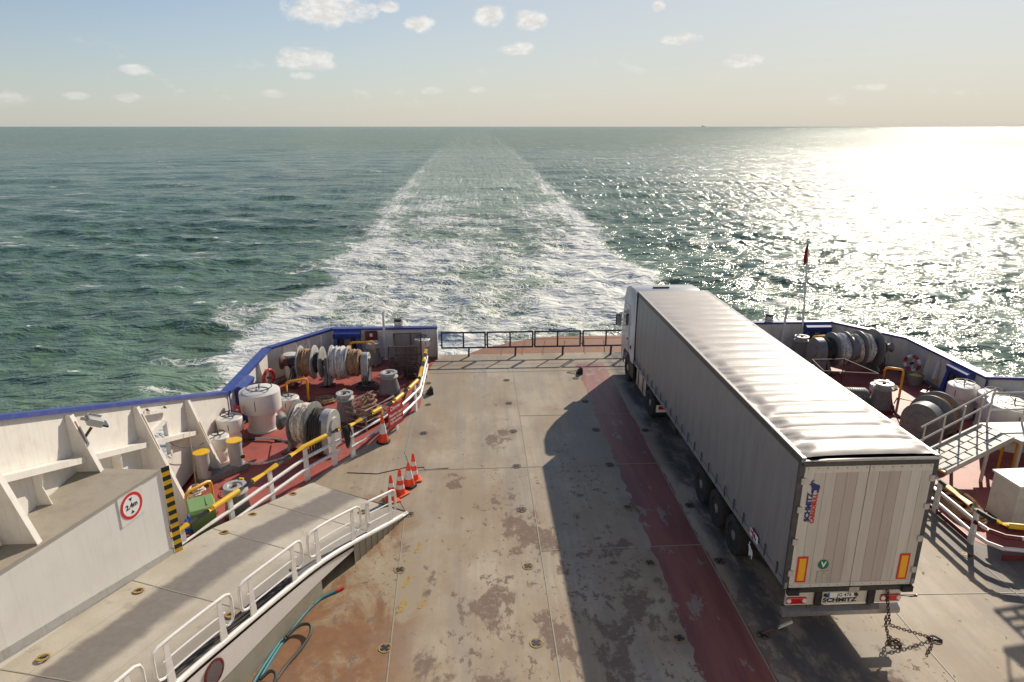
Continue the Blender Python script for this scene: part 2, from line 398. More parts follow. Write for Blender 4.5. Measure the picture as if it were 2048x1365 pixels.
# diverging wash rolling off both quarters
for sgn, off in ((-1, wl), (1, wr)):
    dd = (GX - off) * sgn
    for k in range(4):
        ridge = np.exp(-((dd - 3 - 5.5 * k - (GY - 40) * .16) / 1.5) ** 2) * np.exp(-np.clip(dd, 0, 99) / 14) * np.exp(-((GY - 52 - 22 * k) / 26) ** 2)
        H += .30 * ridge * (.55 + .9 * fbm(GX / 6, GY / 6, 50 + k)); J += .28 * ridge
churn = (fbm(GX / 2.6, GY / 2.2, 60) - .5) * 1.35 + (fbm(GX / .9, GY / .8, 66, 2) - .5) * .30
H += churn * wake * np.clip(1.25 - GY / 170, 0, 1) * np.clip(.55 + streams * .5, 0, 1)
H *= np.clip((GY - 22) / 6, 0, 1); H = np.where(DY > 40, 0, H)
cap = np.clip((J * (.5 + fbm(GX / 11, GY / 7, 90)) - .41) / .28, 0, 1) * np.clip(1.3 - GY / 450, .0, 1)
foam = np.maximum(foam, cap * 1.0)
# foam tongues left of the wake
tongue = np.clip((fbm(GX / 9, GY / 3.2, 120) - .56) / .14, 0, 1) * np.exp(-np.clip(wl - GX, 0, 99) / 11) * (GX < wl + 2) * np.interp(GY, [20, 45, 90, 200], [1, .9, .8, .15])
tongue += np.clip((fbm(GX / 9, GY / 3.2, 160) - .56) / .14, 0, 1) * np.exp(-np.clip(GX - wr, 0, 99) / 7) * (GX > wr - 2) * np.interp(GY, [20, 45, 90, 200], [1, .9, .8, .15])
foam = np.maximum(foam, tongue * .78)
aer = np.clip(wake * fade * (.85 - .2 * core) + .25 * np.exp(-np.clip(-inside, 0, 99) / 4) * (GY < 200), 0, 1)
ny, nx = GX.shape
co = np.stack([GX + PX, GY + PY, SEA_Z + H], -1).reshape(-1, 3)
idx = np.arange(nx * ny).reshape(ny, nx)
fc = np.stack([idx[:-1, :-1], idx[:-1, 1:], idx[1:, 1:], idx[1:, :-1]], -1).reshape(-1, 4)
me = bpy.data.meshes.new('sea'); me.vertices.add(len(co)); me.vertices.foreach_set('co', co.astype(np.float32).ravel())
me.loops.add(fc.size); me.loops.foreach_set('vertex_index', fc.astype(np.int32).ravel())
me.polygons.add(len(fc)); me.polygons.foreach_set('loop_start', (np.arange(len(fc)) * 4).astype(np.int32)); me.polygons.foreach_set('loop_total', np.full(len(fc), 4, np.int32))
me.update(calc_edges=True); me.validate(); me.shade_smooth()
for nm, arr in (('foam', foam), ('aer', aer)):
    at = me.attributes.new(nm, 'FLOAT', 'POINT'); at.data.foreach_set('value', arr.astype(np.float32).ravel())
m = bpy.data.materials.new('sea_water'); m.use_nodes = True; t = NT(m.node_tree); t.n.clear()
o = t.add('ShaderNodeTexCoord').outputs['Object']
af = t.add('ShaderNodeAttribute', attribute_name='foam').outputs['Fac']; aa = t.add('ShaderNodeAttribute', attribute_name='aer').outputs['Fac']
sy = t.add('ShaderNodeSeparateXYZ', ins={0: o}).outputs[1]
far = t.step(sy, 90, 700); vfar = t.step(sy, 400, 3000)
warp = t.add('ShaderNodeTexNoise', ins={'Vector': o, 'Scale': .45, 'Detail': 3.0})
wv = t.add('ShaderNodeVectorMath', operation='MULTIPLY_ADD', ins={0: warp.outputs['Color'], 1: (2.2, 2.2, 0), 2: o}).outputs[0]
n_a = t.noise(wv, .55, 9, .62)
n_b = t.noise(t.scalev(o, (1, .55, 1)), 2.3, 7, .65, .8)
vo = t.add('ShaderNodeTexVoronoi', feature='DISTANCE_TO_EDGE', ins={'Vector': wv, 'Scale': .85}).outputs[0]
vo2 = t.add('ShaderNodeTexVoronoi', feature='DISTANCE_TO_EDGE', ins={'Vector': wv, 'Scale': 2.4}).outputs[0]
lace = t.math('MAXIMUM', t.step(vo, .22, .0), t.math('MULTIPLY', t.step(vo2, .2, .0), .8))
pat = t.math('ADD', t.math('ADD', t.math('MULTIPLY', n_a, .60), t.math('MULTIPLY', n_b, .26)), t.math('MULTIPLY', lace, .17))
fm = t.math('ADD', pat, t.math('MULTIPLY', af, .62))
fmask = t.step(fm, .82, 1.04)
fmask = t.math('MULTIPLY', fmask, t.step(af, .03, .16))
water = t.mix(aa, (.100, .170, .104), (.31, .37, .25))
wvar = t.noise(o, .06, 4, .6)
water = t.mix(t.math('MULTIPLY', wvar, .5), water, (.12, .19, .122))
wv2 = t.noise(t.scalev(o, (.3, 1, 1), rot=(0, 0, R(7))), .5, 6, .72, .6); wk_ = t.math('ADD', .50, t.math('MULTIPLY', t.step(wv2, .28, .72, False), 1.0))  # light and dark sides of ripples painted into the water colour
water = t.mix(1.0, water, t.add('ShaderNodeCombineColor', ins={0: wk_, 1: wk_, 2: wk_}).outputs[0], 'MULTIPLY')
wv3 = t.noise(t.scalev(o, (.22, 1, 1)), .05, 6, .7); wk3 = t.math('ADD', .4, t.math('MULTIPLY', wv3, 1.2))  # broader wave tone bands, likewise painted in place of reflected light
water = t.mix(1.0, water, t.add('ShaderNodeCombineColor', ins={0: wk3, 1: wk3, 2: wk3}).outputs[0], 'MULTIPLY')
wc_ = t.step(t.noise(t.scalev(o, (.3, 1, 1), rot=(0, 0, R(-5))), .21, 7, .72, .3), .592, .68)
fmask = t.math('MAXIMUM', fmask, t.math('MULTIPLY', wc_, .8))
colr = t.mix(t.math('MULTIPLY', fmask, .93), water, (.70, .70, .66))
rgh = t.math('ADD', t.math('ADD', .15, t.math('MULTIPLY', far, .03)), t.math('MULTIPLY', fmask, .5))
# ripples
r1 = t.noise(t.scalev(o, (.55, 1, 1), rot=(0, 0, R(12))), (.85), 4, .6, .5)
r2 = t.noise(t.scalev(o, (.45, 1, 1), rot=(0, 0, R(-8))), .36, 3, .55, .4)
r3 = t.noise(t.scalev(o, (.4, 1, 1)), .085, 3, .55)
rid = lambda n_: t.math('SUBTRACT', 1.0, t.math('POWER', t.math('ABSOLUTE', t.math('SUBTRACT', t.math('MULTIPLY', n_, 2.0), 1.0)), .8))
hgt = t.math('ADD', t.math('MULTIPLY', r1, t.math('SUBTRACT', 1.15, t.math('MULTIPLY', far, .4))), t.math('ADD', t.math('MULTIPLY', t.math('MULTIPLY', r2, 1.9), t.math('ADD', .8, t.math('MULTIPLY', far, .8))), t.math('MULTIPLY', t.math('MULTIPLY', r3, 3.5), far)))
r4 = t.noise(t.scalev(o, (1, .10, 1)), .62, 2, .5, .3); r5 = t.noise(t.scalev(o, (1, .06, 1)), .17, 2, .5, .3)
hgt = t.math('ADD', hgt, t.math('ADD', t.math('MULTIPLY', t.math('MULTIPLY', r4, 1.7), t.math('MULTIPLY', t.step(sy, 60, 160), t.step(sy, 1100, 300))), t.math('MULTIPLY', t.math('MULTIPLY', r5, 5.5), t.step(sy, 200, 700))))
hgt = t.math('ADD', hgt, t.math('MULTIPLY', fmask, .10))
bp = t.add('ShaderNodeBump', ins={'Strength': 1.0, 'Distance': .5, 'Height': hgt})
p = t.add('ShaderNodeBsdfPrincipled', ins={'Base Color': colr, 'Roughness': rgh, 'IOR': 1.33, 'Normal': bp.outputs[0], 'Specular IOR Level': t.math('SUBTRACT', .5, t.math('MULTIPLY', t.step(sy, 60, 600), .44))})
t.l.new(p.outputs[0], t.add('ShaderNodeOutputMaterial').inputs[0])
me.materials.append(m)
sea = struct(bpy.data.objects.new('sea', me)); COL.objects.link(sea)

# ================================================================ FERRY: hull, deck
CL_X = 4.8                                        # ship's centreline
mir = lambda p: (2 * CL_X - p[0],) + tuple(p[1:])
XL, XR = -8.55, 2 * CL_X + 8.55
outline = [(XL, -8), (XL, 26.4), (-6.65, 29.2), (-1.75, 29.25), (2 * CL_X + 1.75, 29.25), (2 * CL_X + 6.65, 29.2), (XR, 26.4), (XR, -8)]
hb = MB(); n = len(outline)
hb._add([(x, y, -.02) for x, y in outline] + [(x + (CL_X - x) * .03, y - .4, -5.6) for x, y in outline], [(i, (i + 1) % n, n + (i + 1) % n, n + i) for i in range(n)])
struct(hb.build('hull', 'hull', smooth=0))

def deck_material():
    m = bpy.data.materials.new('deck_paint'); m.use_nodes = True; t = NT(m.node_tree); t.n.clear()
    o = t.add('ShaderNodeTexCoord').outputs['Object']; sp = t.add('ShaderNodeSeparateXYZ', ins={0: o}); x, y = sp.outputs[0], sp.outputs[1]
    c = t.mix(t.step(t.noise(o, .35, 5, .6), .35, .65), (.395, .33, .245), (.485, .415, .32))
    c = t.mix(t.math('MULTIPLY', t.step(t.noise(t.scalev(o, (1, .5, 1), loc=(2, 5, 0)), .42, 7, .68), .38, .62), .68), c, (.31, .225, .145))
    # tyre-polished sweeps running diagonally and along the lanes
    sw = t.noise(t.scalev(o, (1.6, .16, 1), rot=(0, 0, R(-24))), .8, 4, .55)
    c = t.mix(t.math('MULTIPLY', t.step(sw, .46, .62), .42), c, (.27, .255, .235))
    st = t.noise(t.scalev(o, (9, .22, 1)), 1.2, 6, .7)
    c = t.mix(t.math('MULTIPLY', t.step(st, .46, .74), .24), c, (.27, .225, .175))
    st2 = t.noise(t.scalev(o, (3.2, .10, 1), loc=(4, 0, 0)), 1.0, 5, .65)
    c = t.mix(t.math('MULTIPLY', t.step(st2, .46, .68), .36), c, (.29, .235, .18))
    sc1 = t.noise(t.scalev(o, (30, .35, 1), rot=(0, 0, R(6))), 1.0, 3, .6)
    c = t.mix(t.math('MULTIPLY', t.step(sc1, .64, .70), .2), c, (.22, .19, .165))
    lt = t.noise(t.scalev(o, (22, .5, 1), rot=(0, 0, R(-9))), 1.0, 4, .6)
    c = t.mix(t.math('MULTIPLY', t.step(lt, .62, .68), .14), c, (.52, .50, .46))
    # dusty yellow film and rust bleeding in the port-side corner
    left = t.math('MULTIPLY', t.step(t.math('ADD', x, t.math('MULTIPLY', t.math('SUBTRACT', t.noise(o, .6, 5, .6), .5), 2.2)), -.3, -2.6), t.step(y, 19.5, 14.5))
    film = t.noise(o, .5, 6, .6)
    c = t.mix(t.math('MULTIPLY', left, t.step(film, .25, .55)), c, (.36, .29, .19))
    rs = t.noise(t.scalev(o, (1, .7, 1)), .75, 9, .68, .5)
    rmask = t.math('MULTIPLY', left, t.step(t.math('ADD', rs, t.math('MULTIPLY', t.step(y, 13.5, 9.5), .16)), .47, .63))
    c = t.mix(t.math('MULTIPLY', rmask, .9), c, t.mix(t.noise(o, 3.5, 6, .7), (.11, .055, .042), (.36, .175, .075)))
    # paint worn through to red-brown primer
    bias = t.math('ADD', t.math('MULTIPLY', t.step(y, 24, 11), .097), t.math('MULTIPLY', t.step(t.math('ABSOLUTE', t.math('SUBTRACT', x, .9)), 2.2, .2), .055))
    bias = t.math('ADD', bias, t.math('MULTIPLY', t.step(t.math('ABSOLUTE', t.math('SUBTRACT', x, 3.1)), 1.3, .2), .04))
    bias = t.math('SUBTRACT', bias, t.math('MULTIPLY', t.step(x, 8.6, 9.2), .06))
    w1 = t.math('ADD', t.noise(t.scalev(o, (1, .62, 1)), .62, 10, .66, .25), bias)
    w2 = t.math('ADD', t.noise(t.scalev(o, (1, .7, 1), loc=(7, 3, 0)), 2.6, 8, .7, .3), t.math('MULTIPLY', bias, .9))
    w3 = t.math('ADD', t.noise(t.scalev(o, (1, .8, 1), loc=(3, 9, 0)), 7.0, 5, .7, .2), t.math('ADD', t.math('MULTIPLY', bias, .45), t.math('MULTIPLY', t.step(t.noise(t.scalev(o, (1, .35, 1)), .5, 4, .6), .42, .68), .10)))
    worn = t.math('MAXIMUM', t.math('MAXIMUM', t.step(w1, .652, .69), t.step(w2, .685, .715)), t.step(w3, .695, .73))
    gx_ = t.math('SUBTRACT', t.math('PINGPONG', t.math('ADD', x, 1.9), 1.49), 0.0); gy_ = t.math('PINGPONG', t.math('SUBTRACT', y, 1.18), 1.24)
    gr_ = t.math('SQRT', t.math('ADD', t.math('MULTIPLY', gx_, gx_), t.math('MULTIPLY', gy_, gy_)))
    near_s = t.step(t.math('ADD', gr_, t.math('MULTIPLY', t.math('SUBTRACT', t.noise(o, 2.2, 7, .7), .5), 1.5)), .75, .2)
    film2 = t.math('MULTIPLY', near_s, t.step(t.noise(o, .33, 4, .6), .44, .6))
    c = t.mix(t.math('MULTIPLY', film2, .55), c, (.25, .195, .155))
    fine = t.step(t.noise(o, 9, 5, .7), .36, .46)
    wornc = t.mix(t.noise(o, 2.2, 6, .65), (.15, .105, .085), (.25, .185, .145))
    c = t.mix(t.math('MULTIPLY', worn, t.math('ADD', .42, t.math('MULTIPLY', fine, .5))), c, wornc)
    # darker lane under the trailer; starboard patches mostly shade painted into the colour
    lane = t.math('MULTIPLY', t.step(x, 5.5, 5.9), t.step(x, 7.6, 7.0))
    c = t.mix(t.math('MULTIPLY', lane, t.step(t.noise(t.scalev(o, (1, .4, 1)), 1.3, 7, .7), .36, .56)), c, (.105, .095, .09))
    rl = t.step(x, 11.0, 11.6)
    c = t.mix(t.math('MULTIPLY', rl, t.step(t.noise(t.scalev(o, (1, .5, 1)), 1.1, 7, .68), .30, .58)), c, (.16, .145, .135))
    pit = t.noise(o, 42, 3, .6)
    c = t.mix(t.math('MULTIPLY', t.step(pit, .58, .75), .25), c, (.2, .165, .14))
    rg = t.math('ADD', .58, t.math('MULTIPLY', worn, .25))
    hgt = t.math('ADD', t.math('MULTIPLY', worn, -.25), t.math('ADD', t.math('MULTIPLY', pit, .35), t.math('MULTIPLY', t.noise(o, 1.1, 3), .8)))
    b = t.add('ShaderNodeBump', ins={'Strength': .35, 'Distance': .012, 'Height': hgt})
    p = t.add('ShaderNodeBsdfPrincipled', ins={'Base Color': c, 'Roughness': rg, 'Normal': b.outputs[0], 'Specular IOR Level': .14})
    t.l.new(p.outputs[0], t.add('ShaderNodeOutputMaterial').inputs[0]); return m
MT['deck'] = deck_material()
db = MB(); db._add([(x, y, 0) for x, y in outline] + [(x, y, -.25) for x, y in outline], [tuple(range(n))] + [(i, (i + 1) % n, n + (i + 1) % n, n + i) for i in range(n)])
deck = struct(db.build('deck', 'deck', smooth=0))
# red lane stripe: worn paint
def lane_material():
    m = bpy.data.materials.new('lane_red'); m.use_nodes = True; t = NT(m.node_tree); t.n.clear()
    o = t.add('ShaderNodeTexCoord').outputs['Object']
    c = t.mix(t.step(t.noise(t.scalev(o, (2.5, .35, 1)), 1.1, 6, .65), .38, .66), (.28, .095, .072), (.195, .062, .052))
    c = t.mix(t.math('MULTIPLY', t.step(t.noise(t.scalev(o, (4, .3, 1)), 2.2, 7, .7), .56, .68), .6), c, (.15, .075, .07))
    c = t.mix(t.math('MULTIPLY', t.step(t.noise(t.scalev(o, (1, .5, 1)), 1.6, 9, .72), .57, .61), .7), c, (.30, .255, .215))
    c = t.mix(t.math('MULTIPLY', t.step(t.noise(t.scalev(o, (14, .4, 1)), 1.0, 5, .7), .58, .66), .5), c, (.14, .09, .08))
    p = t.add('ShaderNodeBsdfPrincipled', ins={'Base Color': c, 'Roughness': .5})
    t.l.new(p.outputs[0], t.add('ShaderNodeOutputMaterial').inputs[0]); return m
MT['lane'] = lane_material()
lb = MB(); rr_ = random.Random(3); ysl = np.arange(2, 27.9, .22)
lb.strip([(4.10 + .10 * (yy - 10) / 17 + rr_.uniform(-.06, .06), yy, .004) for yy in ysl], [(5.45 + rr_.uniform(-.035, .035) - .06 * (yy - 10) / 17, yy, .004) for yy in ysl])
lb.build('red_lane_stripe', 'lane', deck, smooth=0)
# weld seams between deck plates
for a, b in (((1.435, 1), (1.435, 27.6)), ((-1.42, 1), (-2.02, 16.0)), ((5.42, 1), (5.40, 20)), ((8.75, 1), (8.75, 24)), ((-2.35, 18.4), (-2.32, 25.6)), ((11.75, 1), (11.75, 13)),
             ((-2.0, 26.85), (7.5, 26.95)), ((-2.0, 18.44), (5.9, 18.52)), ((-1.3, 9.85), (1.43, 9.8)), ((1.45, 14.2), (5.4, 14.25)), ((1.45, 22.3), (5.4, 22.3)), ((8.6, 12.2), (12, 12.1))):
    MB().bar((a[0], a[1], .003), (b[0], b[1], .003), .022, .012).build('weld_seam', 'coaming', deck, smooth=0)
# faint yellow paint marks left on the deck
for u, v, l_, w_ in ((-1.6, 14.5, .45, .07), (-1.75, 13.2, .42, .06), (-1.78, 12.35, .40, .08), (-1.35, 12.4, .25, .05)):
    k = 9; rr2 = random.Random(int(l_ * 100))
    MB().strip([(u - w_ * (.4 + .6 * rr2.random()) + i * .012, v + l_ * (i / k - .5), .005) for i in range(k + 1)], [(u + w_ * (.4 + .6 * rr2.random()) + i * .012, v + l_ * (i / k - .5), .005) for i in range(k + 1)]).build('yellow_mark', 'socket_yellow', deck, smooth=0)
# flush lashing sockets: rimmed cup with a cross-shaped slot
sock_rim = MB().lathe([(.128, 0), (.135, .006), (.118, .008), (.108, .004)], n=20, caps=False).mesh('socket_rim'); sock_rim.materials.append(MT['rusty'])
sock_y = MB().lathe([(.128, 0), (.135, .006), (.118, .008), (.108, .004)], n=20, caps=False).mesh('socket_rim_yellow'); sock_y.materials.append(MT['socket_yellow'])
sock_cup = MB().lathe([(.11, .0045), (.05, .0075), (.001, .0078)], n=20, caps=False).mesh('socket_cup'); sock_cup.materials.append(MT['socket_cup'])
sock_x = MB().box((0, 0, .008), (.19, .055, .008)).box((0, 0, .0075), (.055, .19, .0072)).mesh('socket_cross', 0); sock_x.materials.append(MT['black'])
def place(me_, name, loc, parent, rz=0.0):
    ob = bpy.data.objects.new(name, me_); COL.objects.link(ob); ob.parent = parent; ob.location = loc; ob.rotation_euler = (0, 0, rz); return ob
SOCK = [(1.12, 25.89, 0), (1.1, 23.48, 0), (1.14, 21.03, 0), (1.1, 18.54, 0), (1.09, 16.08, 0), (1.08, 13.61, 1), (1.06, 11.12, 1), (-1.9, 13.63, 1), (-1.93, 11.14, 1), (-1.88, 21.03, 0), (-1.89, 16.02, 1),
        (3.96, 16.06, 1), (3.96, 13.59, 1), (3.94, 11.1, 1), (5.66, 16.05, 0), (5.63, 13.57, 0), (5.6, 20.86, 0), (11.65, 13.48, 1), (9.05, 10.80, 0), (-2.02, 25.71, 1), (-1.89, 23.49, 1), (3.95, 25.97, 0), (3.94, 21.0, 0), (3.93, 18.48, 0), (3.95, 23.5, 0), (1.08, 8.64, 0), (11.65, 16, 0), (8.7, 8.3, 0), (5.66, 11.1, 0)]
for x, y, yl in SOCK:
    s_ = place(sock_y if yl else sock_rim, 'lashing_socket', (x, y, .0045 if abs(x - 3.95) > .3 else .0085), deck, random.uniform(0, .6))
    place(sock_cup, 'cup', (0, 0, 0), s_); place(sock_x, 'cross_slot', (0, 0, .001), s_, R(40))
# steel flap plates around the ramp hinge
for pts in ([(-3.95, 18.40), (-3.05, 18.28), (-2.15, 18.68), (-2.40, 19.62)], [(-1.98, 18.60), (-1.42, 19.10), (-.98, 18.52), (-1.66, 18.45), (-1.70, 18.62)], [(-4.72, 17.75), (-3.5, 18.05), (-2.4, 17.1), (-2.05, 16.18), (-3.2, 16.85)]):
    pl = MB().prism([(x, y, .0035) for x, y in pts], (0, 0, .014)).build('flap_plate', 'deck', deck, smooth=0)
    cxp = sum(p_[0] for p_ in pts) / len(pts); cyp = sum(p_[1] for p_ in pts) / len(pts)
    MB().prism([(cxp + (x - cxp) * 1.03 + .01, cyp + (y - cyp) * 1.03 - .015, .002) for x, y in pts], (0, 0, .006)).build('joint_gap', 'black', pl, smooth=0)

# red mooring decks
def sheet_poly(name, pts, z, mat):
    return struct(MB().sheet([(x, y, z) for x, y in pts]).build(name, mat, smooth=0))
md = sheet_poly('mooring_deck_port', [(-8.45, 9), (-8.45, 26.4), (-6.5, 29.0), (-1.85, 29.05), (-2.15, 26.9), (-2.18, 23.3), (-2.95, 21.45), (-4.9, 18.0), (-5.6, 16.5), (-6.15, 15.2), (-6.7, 13.9), (-7.2, 12)], .005, 'red_deck')
ms = sheet_poly('mooring_deck_starboard', [(18.05, 9), (18.05, 26.4), (16.1, 29.0), (11.45, 29.05), (11.5, 23.3), (12.1, 21.3), (12.2, 14.1), (12.6, 13.55), (15, 13.4)], .005, 'red_deck')
# raised red pads the winches stand on
for nm, pts in (('pad', [(-6.9, 24.7), (-4.3, 24.7), (-4.0, 27.6), (-7.3, 27.6)]), ('pad', [(-6.4, 18.9), (-4.6, 19.3), (-4.9, 20.7), (-6.7, 20.4)])):
    MB().prism([(x, y, .006) for x, y in pts], (0, 0, .05)).build('winch_pad', 'red_deck', md, smooth=0)
MB().prism([(14.2, 24.6, .006), (17.2, 24.6, .006), (16.6, 27.6, .006), (14.0, 27.6, .006)], (0, 0, .05)).build('winch_pad', 'red_deck', ms, smooth=0)
# rusty stern flap beyond the gate
fl = MB(); fp = [(-.6, 29.27), (.3, 30.3), (2.0, 31.3), (2.9, 31.8), (4.3, 31.95), (9.6, 31.9), (10.9, 29.27)]
fl.prism([(x, y, -.03) for x, y in fp], (0, 0, -.35))
flap = struct(fl.build('stern_flap', 'flap_rust', smooth=0))
for k in range(9): MB().bar((1.0 + k * .95, 29.05, -.015), (1.0 + k * .95 + .35, 31.25, -.015), .06, .04).build('grip_bar', 'flap_rust', flap, smooth=0)

# ---------------------------------------------------------------- vehicle ramp rising towards the viewer
RS = [(-1.94, 16.04, .012), (-2.45, 15.0, .26), (-2.97, 13.98, .52), (-3.49, 12.81, .79), (-4.0, 11.5, .98), (-4.4, 10.42, 1.12), (-4.85, 9.2, 1.27), (-5.3, 7.8, 1.42), (-5.9, 6.0, 1.6), (-6.6, 3.5, 1.85)]
LS = [(-4.85, 17.85, .012), (-5.42, 16.6, .26), (-5.98, 15.35, .52), (-6.42, 14.2, .79), (-6.88, 12.75, .98), (-7.30, 11.45, 1.14), (-7.80, 9.95, 1.30), (-8.25, 8.5, 1.42), (-8.8, 6.7, 1.6), (-9.5, 4.2, 1.85)]
RP, LP = spline(RS, 6), spline(LS, 6); NR = len(RP)
def ramp_material():
    m = bpy.data.materials.new('ramp_paint'); m.use_nodes = True; t = NT(m.node_tree); t.n.clear()
    uv = t.add('ShaderNodeTexCoord').outputs['UV']; o = t.add('ShaderNodeTexCoord').outputs['Object']; sp = t.add('ShaderNodeSeparateXYZ', ins={0: uv}); u, v = sp.outputs[0], sp.outputs[1]
    c = t.mix(t.step(t.noise(o, .9, 6, .6), .35, .65), (.40, .355, .28), (.475, .43, .355))
    uw = t.math('ADD', u, t.math('MULTIPLY', t.math('SUBTRACT', t.noise(o, 3.0, 6, .65), .5), .09))
    tr = t.math('MULTIPLY', t.step(uw, .21, .27), t.step(uw, .56, .47))
    c = t.mix(t.math('MULTIPLY', tr, t.math('SUBTRACT', 1.0, t.math('MULTIPLY', t.noise(o, 7, 5, .7), .35))), c, (.125, .11, .105))
    t2 = t.math('MULTIPLY', t.step(uw, .74, .84), t.step(uw, 1.02, .93))
    c = t.mix(t.math('MULTIPLY', t2, .62), c, (.2, .18, .165))
    rs = t.math('MULTIPLY', t.step(t.noise(t.scalev(o, (1, 1, 1)), 1.1, 9, .7, .5), .56, .66), t.step(v, .45, .1))
    c = t.mix(t.math('MULTIPLY', rs, .6), c, (.23, .14, .09))
    c = t.mix(t.math('MULTIPLY', t.step(t.noise(o, 2.1, 8, .7), .60, .66), .38), c, (.22, .18, .145))
    g = t.noise(o, 60, 3, .6)
    c = t.mix(t.math('MULTIPLY', t.step(g, .5, .7), .25), c, (.16, .13, .11))
    b = t.add('ShaderNodeBump', ins={'Strength': .4, 'Distance': .008, 'Height': g})
    p = t.add('ShaderNodeBsdfPrincipled', ins={'Base Color': c, 'Roughness': .6, 'Normal': b.outputs[0]})
    t.l.new(p.outputs[0], t.add('ShaderNodeOutputMaterial').inputs[0]); return m
MT['ramp'] = ramp_material()
K = 8; rb = MB(); vs = []
for a, b in zip(LP, RP):
    for k in range(K + 1): vs.append(tuple(a[i] + (b[i] - a[i]) * k / K for i in range(3)))
rb._add(vs, [(j * (K + 1) + k, j * (K + 1) + k + 1, (j + 1) * (K + 1) + k + 1, (j + 1) * (K + 1) + k) for j in range(NR - 1) for k in range(K)])
ramp = struct(rb.build('vehicle_ramp', 'ramp', smooth=20))
uvl = ramp.data.uv_layers.new(name='UVMap')
for lp in ramp.data.loops: uvl.data[lp.index].uv = ((lp.vertex_index % (K + 1)) / K, (lp.vertex_index // (K + 1)) / NR)
MB().strip([(p[0] + .002, p[1], p[2] - .005) for p in LP], [(p[0] + .002, p[1], max(p[2] - .5, -.0)) for p in LP]).build('side_plate', 'coaming', ramp)
for j in (8, 17, 27, 38): MB().bar(Vector(LP[j]) + Vector((0, 0, .003)), Vector(RP[j]) + Vector((0, 0, .003)), .018, .01).build('weld_seam', 'coaming', ramp, smooth=0)
for fr in (.19, .62): MB().tube([Vector(LP[j]).lerp(Vector(RP[j]), fr) + Vector((0, 0, .002)) for j in range(1, NR)], .008, 4).build('weld_seam', 'coaming', ramp)
def rpt(y, poly=RP):
    for a, b in zip(poly[:-1], poly[1:]):
        if b[1] <= y <= a[1]:
            f = (a[1] - y) / (a[1] - b[1]); return Vector(a).lerp(Vector(b), f)
    return Vector(poly[-1])
def seg(y0, y1, n=14): return [rpt(y0 + (y1 - y0) * i / n) for i in range(n + 1)]
# white kerb pipe along the ramp edge, white fascia, deck-coloured coaming with a scupper opening
kp = [q + Vector((0, 0, .03)) for q in seg(16.0, 4.0, 50)]
MB().tube(kp, .055, 8).build('kerb_pipe', 'white_pipe', ramp)
def cz(y): return float(np.interp(y, [9, 10.4, 12.8, 14, 15, 16.04], [.56, .51, .41, .36, .2, .0]))
A = seg(13.95, 4.0, 40)
MB().strip([(p[0] + .012, p[1], p[2] - .09) for p in A], [(p[0] + .012, p[1], max(cz(p[1]), 0)) for p in A]).build('fascia', 'white_clean', ramp)
A = seg(16.04, 13.95, 10)
MB().strip([(p[0] + .012, p[1], p[2] - .03) for p in A], [(p[0] + .012, p[1], -.01) for p in A]).build('coaming_plate', 'coaming', ramp)
A = seg(12.78, 4.0, 40)
MB().strip([(p[0] + .02, p[1], cz(p[1]) - .002) for p in A], [(p[0] + .02, p[1], -.01) for p in A]).build('coaming_plate', 'coaming', ramp)
e0 = rpt(12.78); MB().box((e0.x - .3, e0.y, cz(12.78) / 2 - .01), (.62, .02, cz(12.78)), R(20)).build('scupper_cheek', 'black', ramp)
for k in range(9):
    yy = 15.6 - k * .21; q = rpt(yy); MB().box((q.x + .025, q.y, (q.z - .05) / 2), (.012, .03, max(q.z - .06, .05)), R(25)).build('stiffener', 'coaming', ramp, smooth=0)
# round mesh vent in the fascia
yv = 9.75; q = rpt(yv); nv = Vector((.94, -.34, 0)); cvt = Vector((q.x, q.y, .86)) + nv * .02
vn = MB().lathe([(.235, 0), (.24, .02), (.2, .025), (.2, .012)], cvt, nv, 24).build('vent_rim', 'maroon', ramp)
MB().lathe([(.205, 0), (.001, .001)], cvt + nv * .006, nv, 24, caps=False).build('vent_mesh', 'black', vn)
for k in range(-4, 5):
    hh = math.sqrt(max(.19 ** 2 - (k * .045) ** 2, 0)); tt = Vector((.34, .94, 0))
    MB().cyl(cvt + nv * .018 + tt * k * .045 - Vector((0, 0, hh)), cvt + nv * .018 + tt * k * .045 + Vector((0, 0, hh)), .006, n=5).build('vent_wire', 'steel', vn)
    MB().cyl(cvt + nv * .016 + tt * -hh + Vector((0, 0, k * .045)), cvt + nv * .016 + tt * hh + Vector((0, 0, k * .045)), .006, n=5).build('vent_wire', 'steel', vn)
for x_, y_, rz in ((-3.1, 15.9, 1), (-5.75, 15.4, .6), (-6.0, 14.2, .5), (-6.75, 11.7, .5), (-7.35, 9.7, .5), (-3.95, 12.6, .4), (-4.7, 10.9, .4), (-5.15, 16.9, .4)):
    # lashing eyes on the ramp
    jj = min(range(NR), key=lambda j: (Vector((x_, y_)) - Vector(LP[j][:2]).lerp(Vector(RP[j][:2]), .5)).length)
    zz = LP[jj][2]
    ey = MB().lathe([(.10, 0), (.11, .015), (.06, .02), (.055, .006)], n=14, caps=False).build('lashing_eye', 'socket_yellow', ramp); ey.location = (x_, y_, zz + .012); ey.rotation_euler = (R(-6), 0, 0)
    MB().box((0, 0, .014), (.15, .04, .012), .5).build('eye_bar', 'black', ey)
